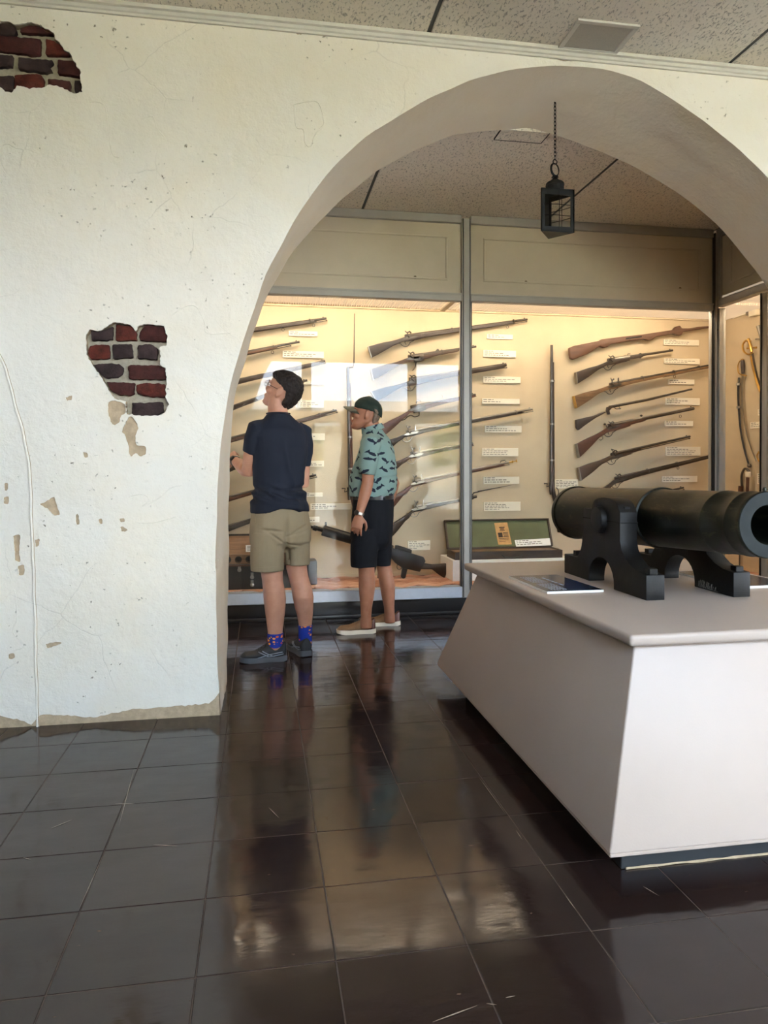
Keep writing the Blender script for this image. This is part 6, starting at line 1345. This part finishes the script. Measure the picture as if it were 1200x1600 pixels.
# cap
capm = cloth('dark_green_twill', srgb(38, 48, 40), .12)
c_ = MB(); rg = []
for i_, (z, w_, f, bk) in enumerate(((.024, .081, .0, -.113), (.034, .084, .092, -.114), (.052, .085, .098, -.113), (.075, .083, .094, -.108), (.098, .074, .078, -.094), (.116, .056, .055, -.070), (.128, .032, .028, -.040), (.132, .010, .004, -.014))): mid = (f + bk) / 2; rg.append([TO((w_ * abs(math.cos(a)) ** .72 * (1 if math.cos(a) > 0 else -1), mid + (f - mid) * math.sin(a), z - .034 * max(0, -math.sin(a)) ** .7 * (1 - i_ / 7))) for a in [2 * math.pi * k / 32 for k in range(32)]])
c_.loft(rg); cp = fuse(c_, 'cap', capm, old, .004, 3, lambda p: .0015 * nz3(p, 30, 30, 30))
m = MB(); top, bot = [], []
NB = 15
for j in range(7):
    f = j / 6
    for i in range(NB):
        a = -1 + 2 * i / (NB - 1); x = a * (.076 - .012 * f); y = .088 * math.sqrt(max(0, 1 - (a * .86) ** 2)) * 1.04 + f * .084 * math.sqrt(max(0, 1 - a * a)) ** .6; z = .046 - .052 * a * a * (1 - .2 * f) - .010 * f
        top.append(TO((x, y, z))); bot.append(TO((x, y, z - .006)))
fs = []; n = NB; N = len(top)
for j in range(6):
    for i in range(NB - 1): fs += [(j * n + i, j * n + i + 1, (j + 1) * n + i + 1, (j + 1) * n + i), (N + j * n + i, N + (j + 1) * n + i, N + (j + 1) * n + i + 1, N + j * n + i + 1)]
for i in range(NB - 1): fs += [(6 * n + i, 6 * n + i + 1, N + 6 * n + i + 1, N + 6 * n + i), (i, N + i, N + i + 1, i + 1)]
for j in range(6): fs += [(j * n, (j + 1) * n, N + (j + 1) * n, N + j * n), (j * n + n - 1, N + j * n + n - 1, N + (j + 1) * n + n - 1, (j + 1) * n + n - 1)]
m.add(top + bot, fs); m.build('brim', cloth('grey_green_brim', srgb(92, 88, 74), .1), cp, smooth=50)
m = MB(); ell(m, TO((0, -.004, .133)), (.007, .007, .004), RO, 8); m.build('button', capm, cp, smooth=60)
# shirt with dark fish on pale aqua
ft = NT('fish_print_cotton'); geo = ft.n('ShaderNodeNewGeometry').outputs['Position']
xyz = ft.n('ShaderNodeSeparateXYZ', {'Vector': geo}); CXo = atY(585, 720, YO)
ang_ = ft.math('ARCTAN2', ft.math('SUBTRACT', xyz.outputs[0], CXo.x), ft.math('MULTIPLY', ft.math('SUBTRACT', xyz.outputs[1], YO + .12), -1))
uv = ft.n('ShaderNodeCombineXYZ', {0: ft.math('MULTIPLY', ang_, .21), 1: xyz.outputs[2], 2: 0.0}).outputs[0]
vo = ft.n('ShaderNodeTexVoronoi', {'Vector': uv, 'Scale': 15.5, 'Randomness': .55}, voronoi_dimensions='2D')
dl = ft.n('ShaderNodeVectorMath', {0: uv, 1: vo.outputs['Position']}, operation='SUBTRACT').outputs[0]
rc = ft.n('ShaderNodeSeparateColor', {'Color': vo.outputs['Color']})
ro = ft.n('ShaderNodeVectorRotate', {'Vector': dl, 'Angle': ft.math('MULTIPLY', ft.math('SUBTRACT', rc.outputs[0], .5), 2.0)}, rotation_type='Z_AXIS').outputs[0]
sp_ = ft.n('ShaderNodeSeparateXYZ', {'Vector': ro}); flip = ft.math('SUBTRACT', ft.math('MULTIPLY', ft.math('GREATER_THAN', rc.outputs[1], .5), 2), 1)
fx = ft.math('MULTIPLY', sp_.outputs[0], flip); fy = sp_.outputs[1]; afy = ft.math('ABSOLUTE', fy)
sq = lambda v, k: ft.math('POWER', ft.math('ABSOLUTE', ft.math('DIVIDE', v, k)), 2)
bodyf = ft.math('LESS_THAN', ft.math('ADD', sq(ft.math('ADD', fx, .003), .020), sq(fy, .0088)), 1.0)
tail = ft.math('MULTIPLY', ft.math('LESS_THAN', afy, ft.math('MULTIPLY', ft.math('SUBTRACT', fx, .010), .9)), ft.math('LESS_THAN', fx, .027))
fin = ft.math('MULTIPLY', ft.math('LESS_THAN', ft.math('ABSOLUTE', ft.math('ADD', fx, ft.math('MULTIPLY', fy, .4))), ft.math('SUBTRACT', .010, ft.math('MULTIPLY', fy, .75))), ft.math('GREATER_THAN', fy, 0))
fish = ft.math('MAXIMUM', bodyf, ft.math('MAXIMUM', tail, fin))
ft.base(ft.mix(fish, srgb(120, 143, 137), srgb(30, 36, 50)), .8, 0, .2); ft.bump(ft.noise(380, 2), .1, .001)
s = MB()
column(s, [(580, 775, 34.5, .0, .185), (582, 766, 37.3, .0, .19), (582.8, 757, 38, .0, .19), (584, 745, 37.2, .0, .188), (586, 728, 34.2, .0, .187), (587.8, 711, 30.2, .0, .188), (588, 697, 27, .0, .19), (586.5, 686, 23.5, .0, .185), (584, 678, 18.5, .0, .115), (582, 671, 15, .0, .078)], YO, yawO)
hLo = atY(573.2, 742, YO - .215); s.tube([atY(582, 690, YO - .11), atY(579, 694, YO - .185), atY(576.5, 715, YO - .205), hLo], [.068, .074, .066, .059], 24)
hRo = atY(606, 738, YO + .20); s.tube([atY(590, 690, YO + .11), atY(593, 694, YO + .185), atY(600, 715, YO + .20), hRo], [.055, .064, .060, .056], 24)
zs = atY(600, 745, YO).z
def foldO(p): return .006 * nz3(p, 9, 9, 6, 3) + .004 * nz3(p, 22, 22, 16, 9) - .008 * math.exp(-((p.z - zs - .10 * (p.x - .9)) / .007) ** 2) * (1 if p.x > .84 else 0)
shirt = fuse(s, 'fish_print_shirt', ft.m, old, .0055, 3, foldO)
m = MB(); rg = []
for z_, x_, hw_ in ((676.5, 583, 18), (672, 582, 17), (667.5, 580.5, 16.2)): c = atY(x_, z_, YO); rg.append(ringxy(c, .080 if z_ > 670 else .074, hw_ * pxm(c), yawO, 32, 2.0))
for z_, x_, hw_ in ((667.5, 580.5, 15), (674, 582, 15)): c = atY(x_, z_, YO); rg.append(ringxy(c, .070, hw_ * pxm(c), yawO, 32, 2.0))
tl = [[Vector((p.x, p.y, p.z + (p.x - CO.x) * .28)) for p in r_] for r_ in rg]; m.loft(tl, cap=False); m.build('collar', ft.m, shirt, smooth=60)
# shorts, belt
s = MB()
column(s, [(583, 771, 31, .0, .172), (582.8, 785, 32.2, .0, .178), (582, 808, 33.2, .0, .183), (581.5, 832, 33, .0, .182), (580.5, 846, 31, .0, .16), (580, 856, 24, 0, .12)], YO, yawO)
legtube(s, [(571, 826, 23, -.085, .105), (569.6, 846, 22.2, -.085, .105), (568.8, 866, 21.2, -.085, .098), (568.8, 885, 20.8, -.085, .094)], YO, 1)
legtube(s, [(594, 826, 19, .10, .105), (595, 846, 17.5, .11, .105), (596, 866, 15.5, .115, .098), (596, 882.5, 14, .12, .094)], YO, 1)
def foldK(p): return .005 * nz3(p, 10, 10, 5, 3) + .003 * nz3(p, 25, 25, 14, 4)
ks = fuse(s, 'shorts', black_c, old, .0055, 3, foldK)
patch(ks, [(551, 846), (575, 845), (576, 848), (551, 849)], 'pocket_seam', black_c, .005)
c = atY(583, 776, YO); m = MB(); rg = []
for dz, g in ((-.017, 0), (-.017, .006), (.017, .006), (.017, 0)): rg.append(ringxy(c + Vector((0, 0, dz)), .176 + g, 31.3 * pxm(c) + g, yawO, 40))
m.loft(rg, cap=False); m.build('belt', MT['plinth_black'], old, smooth=40)
patch(ks, [(597, 771), (600, 771), (600.5, 782), (597.5, 782)], 'belt_loop', black_c, .010, old)
tan_s, brn, wht = simple('tan_knit_shoe', srgb(132, 100, 70), .8, var=.12, vs=60, bump=.4, bs=300, bd=.002), simple('brown_leather_heel', srgb(86, 44, 34), .4, var=.12), simple('cream_sole', srgb(232, 220, 200), .6, var=.03)
h1, h2 = atZ(586, 990, 0), atZ(625, 977, 0)
shoe(old, 'shoe', (atY(586.5, 985, 5.16).x, 5.155), (-1, .02), .285, .10, tan_s, wht, .096, brn, 1.0, .060)
shoe(old, 'shoe', (atY(625.5, 975, 5.37).x, 5.375), (-1, .08), .285, .10, tan_s, wht, .096, brn, 1.0, .060)
band(old, eLo, wLo, .95, .0305, .009, 'wrist_watch', MT['steel'], MT['plinth_black'], (-.7, -.6, .2))
